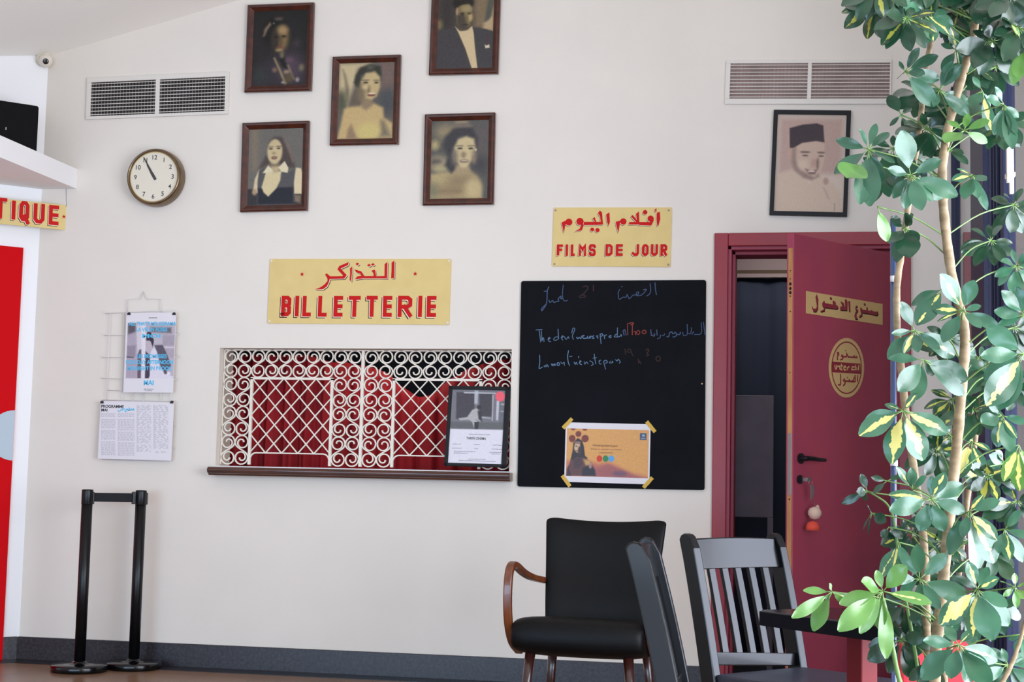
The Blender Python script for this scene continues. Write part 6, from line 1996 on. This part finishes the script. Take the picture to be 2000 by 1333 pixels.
V = 0.62
CL = [
    (1768, 140, [(1795, 94), (1832, 108), (1836, 154), (1827, 207), (1806, 144), (1756, 120, 0, .3), (1752, 154, 0, .25)], 'leaf', -.03),
    (1778, 342, [(1762, 255, 0, .5), (1822, 393), (1843, 387), (1871, 382), (1838, 312), (1744, 387), (1768, 408), (1800, 410), (1735, 330)], 'leaf', -.06),
    (1697, 292, [(1633, 273, 0, .33), (1679, 253), (1711, 241, 0, .3), (1736, 258, 0, .33), (1748, 318), (1630, 339, 0, .36), (1722, 357), (1699, 402, 0, .34), (1680, 398, 0, .3)], 'leaf', -.05),
    (1684, 318, [(1654, 345, 0, .85)], 'leafyoung', -.06),
    (1834, 177, [(1896, 204), (1893, 225), (1878, 126), (1824, 208), (1860, 120), (1800, 190)], 'leaf', -.02),
    (1883, 255, [(1846, 277, 0, .5), (1850, 236, 0, .42), (1892, 222, 0, .42), (1932, 235, 0, .4), (1929, 279, 0, .34)], 'leafyoung', -.08),
    (1868, 97, [(1838, 86, 0, .36), (1858, 54, .3), (1840, 138), (1902, 84), (1898, 140)], 'leaf', .02),
    (1918, 177, [(1898, 207), (1938, 262, V, .3), (1909, 200), (1936, 210), (1900, 150)], 'leaf', .03),
    (1960, 204, [(1942, 264), (1963, 272), (1978, 290, 0, .3), (1928, 192), (1986, 262, 0, .24), (1990, 230), (1944, 170)], 'leaf', -.04),
    (2002, 92, [(1978, 164, 0, .42), (1970, 38, .5, .24), (1988, 150), (2020, 160)], 'leafyoung', -.10),
    (1760, 224, [(1736, 186, 0, .5), (1738, 246, 0, .3), (1774, 262), (1780, 210)], 'leafdark', .05),
    (1852, 292, [(1822, 304, 0, .45), (1838, 322, 0, .42), (1882, 300, 0, .45), (1890, 320), (1830, 268)], 'leafdark', .02),
    (1900, 342, [(1884, 388, 0, .5), (1910, 386, 0, .5), (1928, 410, 0, .24), (1870, 330, .4), (1860, 352, .5), (1926, 352)], 'leaf', -.03),
    (1768, 446, [(1740, 424, 0, .6), (1783, 420, 0, .62), (1736, 474, 0, .55), (1793, 474, 0, .6), (1750, 512, 0, .55), (1777, 502, 0, .6), (1776, 418, 0, .5)], 'leafdark', -.02),
    (1714, 404, [(1733, 472, 0, .38)], 'leafyoung', -.06),
    (1880, 607, [(1838, 536, .45, .48), (1903, 548, 0, .5), (1916, 598, 0, .45), (1916, 640, 0, .55), (1951, 640, 0, .35), (1842, 668, 0, .42), (1822, 604, V), (1830, 628, .5, .2)], 'leaf', -.06),
    (1846, 562, [(1790, 634, .25, .46), (1780, 596, 0, .4)], 'leaf', -.02),
    (1786, 646, [(1760, 590, 0, .5), (1742, 652, 0, .3), (1734, 702, 0, .46), (1766, 690, .75, .34), (1793, 688, 0, .4), (1866, 694, .45, .44), (1836, 682, 0, .36)], 'leaf', -.05),
    (1804, 703, [(1736, 700, 0, .36), (1756, 764, 0, .46), (1788, 782, 0, .42), (1824, 734), (1890, 742, 0, .42), (1884, 772, 0, .4), (1842, 716)], 'leaf', -.07),
    (2000, 691, [(1922, 742, 0, .44), (1916, 696, 0, .4), (1928, 640, 0, .5), (1928, 792, .55, .44), (1950, 800, 0, .4)], 'leaf', -.12),
    (2002, 618, [(1957, 568, 0, .44), (1942, 608, 0, .42), (1950, 634, 0, .4), (1985, 560, 0, .4)], 'leaf', -.10),
    (1764, 802, [(1678, 850, .5, .44), (1688, 826, 0, .4), (1740, 906, .75, .42), (1804, 900, .7, .5), (1850, 846, .6, .42), (1728, 790, .3), (1790, 770, .5)], 'leaf', -.08),
    (1818, 976, [(1738, 998, 0, .46), (1796, 1038, 0, .46), (1844, 1038, 0, .5), (1886, 1000, 0, .45), (1880, 946, 0, .42), (1846, 924, .3, .4), (1820, 930), (1736, 966, .6, .34), (1870, 972)], 'leaf', -.09),
    (1782, 958, [(1752, 912, .3, .3), (1780, 914, 0, .45), (1808, 932, 0, .45), (1766, 922)], 'leaf', -.04),
    (1694, 961, [(1644, 984, 0, .3), (1674, 961, 0, .42), (1686, 978, 0, .4), (1682, 926, 0, .42)], 'leafdark', .04),
    (1732, 940, [(1702, 932, 0, .34), (1706, 964, 0, .4), (1760, 930, 0, .4)], 'leafdark', .04),
    (1702, 1003, [(1730, 1020, 0, .5), (1685, 1036, 0, .1), (1695, 1046, 0, .1), (1694, 988, 0, .5)], 'leafdark', .03),
    (1736, 1030, [(1722, 1050, 0, .55), (1764, 1052)], 'leafdark', .04),
    (1796, 1132, [(1758, 1078, 0, .36), (1792, 1064, 0, .36), (1850, 1082, 0, .40), (1890, 1168, 0, .42), (1836, 1190, 0, .34), (1758, 1158, 0, .44), (1800, 1180), (1740, 1130, 0, .4)], 'leaf', -.08),
    (1908, 1152, [(1892, 1098, .4, .46), (1836, 1222, .95, .44), (1900, 1246, .9, .34), (1940, 1250, 0, .48), (1972, 1222, 0, .46), (1968, 1184, 0, .40), (1930, 1108), (1950, 1130, .4)], 'leaf', -.12),
    (1724, 1156, [(1684, 1136, 0, .5), (1712, 1114, 0, .4), (1770, 1106, 0, .5), (1820, 1178, .3, .26), (1640, 1180, 0, .36), (1638, 1232, 0, .34), (1680, 1238, 0, .3), (1732, 1288, 0, .26), (1716, 1230)], 'leafyoung', -.16),
    (1625, 1157, [(1569, 1154, 0, .34), (1547, 1207, 0, .26), (1588, 1233, 0, .44), (1612, 1174, 0, .5), (1670, 1174, .3, .22), (1620, 1140, 0, .4), (1650, 1178)], 'leafyoung', -.16),
    (1892, 1000, [(1952, 978, 0, .45), (1948, 1054, .7, .42), (1914, 1112, 0, .52), (1944, 1100, .45, .48), (1852, 1084, 0, .42), (1880, 1050, 0, .4), (1920, 968, .6, .35)], 'leaf', -.10),
    (1962, 1034, [(1994, 1000, 0, .45), (2000, 1098, 0, .4), (1972, 1094, .6, .4), (2010, 1050, 0, .4), (1950, 1080)], 'leaf', -.08),
    (1956, 812, [(1918, 826, 0, .44), (1948, 874, .5, .44), (1974, 882, 0, .42), (1986, 856, .7, .3), (2004, 826, 0, .4), (1930, 790)], 'leaf', -.08),
    (1896, 862, [(1906, 954, 1.0, .5), (1866, 936, .9, .5), (1922, 926, .4, .4), (1934, 880, .5)], 'leaf', .06),
    (1872, 1260, [(1798, 1326, 0, .46), (1804, 1252, 0, .34), (1856, 1326, 0, .55), (1898, 1336, 0, .5), (1926, 1318, 0, .4), (1950, 1290, .3, .36), (1934, 1340), (1846, 1222), (1900, 1232, .2)], 'leaf', -.10),
    (1982, 1148, [(1982, 1120, .8, .5), (2004, 1140, 0, .5), (1956, 1136, 0, .4), (1986, 1188, 0, .4), (2004, 1170, 0, .4), (1960, 1165)], 'leafyoung', -.05),
    (1996, 1240, [(1984, 1276, 0, .46), (2010, 1290), (1970, 1250, 0, .4)], 'leaf', -.04),
    (1756, 1060, [(1718, 1130, .3, .36), (1738, 1120, .6, .3), (1770, 1110)], 'leaf', -.03),
    (1990, 870, [(1960, 940, .8, .36), (1990, 960, .4, .42), (2012, 930, .3, .4)], 'leafyoung', -.02),
    (1820, 1290, [(1776, 1330, 0, .4), (1800, 1345), (1840, 1350)], 'leafdark', .02),
]
for c in CL:
    cluster(c[0], c[1], c[2], c[3], c[4])


def ring(cx, cy, n_, L, mname, dd, var=0.0, squash=0.8, wr=0.4, down=0.25):
    a0 = LRND.uniform(0, 6.28)
    tips = []
    for k in range(n_):
        a_ = a0 + 6.283 * k / n_ + LRND.uniform(-.25, .25)
        l_ = L * LRND.uniform(.75, 1.15)
        tips.append((cx + l_ * math.cos(a_), cy + l_ * squash * math.sin(a_) + down * L, var if LRND.random() < .5 else 0.0, wr * LRND.uniform(.85, 1.2)))
    cluster(cx, cy, tips, mname, dd, droop=0.2)


# the dense crown at the top, its backlit darkness put into the leaf colour
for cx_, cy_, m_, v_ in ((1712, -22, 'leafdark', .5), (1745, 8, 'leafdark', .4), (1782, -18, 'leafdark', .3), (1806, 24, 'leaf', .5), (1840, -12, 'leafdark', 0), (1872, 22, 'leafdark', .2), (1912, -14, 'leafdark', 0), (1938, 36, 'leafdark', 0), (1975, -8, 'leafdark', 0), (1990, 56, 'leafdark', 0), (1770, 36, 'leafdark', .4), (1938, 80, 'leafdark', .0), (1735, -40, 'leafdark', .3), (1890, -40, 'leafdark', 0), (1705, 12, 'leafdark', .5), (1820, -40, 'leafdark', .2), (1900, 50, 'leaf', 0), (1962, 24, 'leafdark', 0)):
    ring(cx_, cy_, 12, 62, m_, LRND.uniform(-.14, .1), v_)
# fuller growth behind the front leaves
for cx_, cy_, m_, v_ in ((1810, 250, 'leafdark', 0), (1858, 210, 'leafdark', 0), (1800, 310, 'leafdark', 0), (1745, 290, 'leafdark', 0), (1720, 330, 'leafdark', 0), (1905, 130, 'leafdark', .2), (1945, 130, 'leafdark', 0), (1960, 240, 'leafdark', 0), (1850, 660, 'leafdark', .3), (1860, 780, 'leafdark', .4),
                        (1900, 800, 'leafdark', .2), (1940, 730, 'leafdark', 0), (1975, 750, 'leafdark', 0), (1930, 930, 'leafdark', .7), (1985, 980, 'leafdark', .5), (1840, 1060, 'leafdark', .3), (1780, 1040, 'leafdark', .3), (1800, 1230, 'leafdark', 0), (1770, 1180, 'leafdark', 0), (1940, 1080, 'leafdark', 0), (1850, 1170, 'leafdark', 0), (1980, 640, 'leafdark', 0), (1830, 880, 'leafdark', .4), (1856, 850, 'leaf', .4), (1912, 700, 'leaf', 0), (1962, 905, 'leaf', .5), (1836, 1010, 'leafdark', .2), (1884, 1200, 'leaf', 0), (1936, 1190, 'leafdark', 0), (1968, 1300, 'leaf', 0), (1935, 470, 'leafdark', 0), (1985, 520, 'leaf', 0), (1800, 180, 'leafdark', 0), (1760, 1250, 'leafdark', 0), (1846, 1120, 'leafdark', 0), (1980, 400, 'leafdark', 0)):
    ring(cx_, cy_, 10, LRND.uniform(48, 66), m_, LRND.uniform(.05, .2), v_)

# ------------------------------------------------------------------ what is fixed to a part hangs under that part
UNDER = (('panel', ('lettering', 'arabic_lettering', 'star', 'fixing_screw')), ('plate', ('lettering',)), ('disc', ('red_band', 'band_lettering', 'lettering')), ('board', ('chalk', 'pin_hole')),
         ('sheet', ('printed_picture', 'blue_lettering', 'title_lettering', 'arabic_lettering', 'print_lines', 'binder_clip', 'tape', 'emblem', 'red_disc', 'green_disc', 'blue_disc')),
         ('dial', ('numerals',)), ('dome', ('lens',)), ('front_grille', ('badge',)), ('belt', ('belt_end',)), ('tabletop', ('edge_band',)), ('fob', ('fob_skirt',)), ('pot', ('soil',)), ('support_stake', ('stake_tie',)))
for root in [o for o in bpy.data.objects if o.parent is None and 'category' in o.keys()]:
    kids = list(root.children)
    for pn, names in UNDER:
        host = next((k for k in kids if k.name.split('.')[0] == pn), None)
        if host is None:
            continue
        for k in kids:
            st_ = k.name.split('.')[0]
            if k is not host and any(st_ == n_ or st_.startswith(n_ + '_') for n_ in names):
                k.parent = host
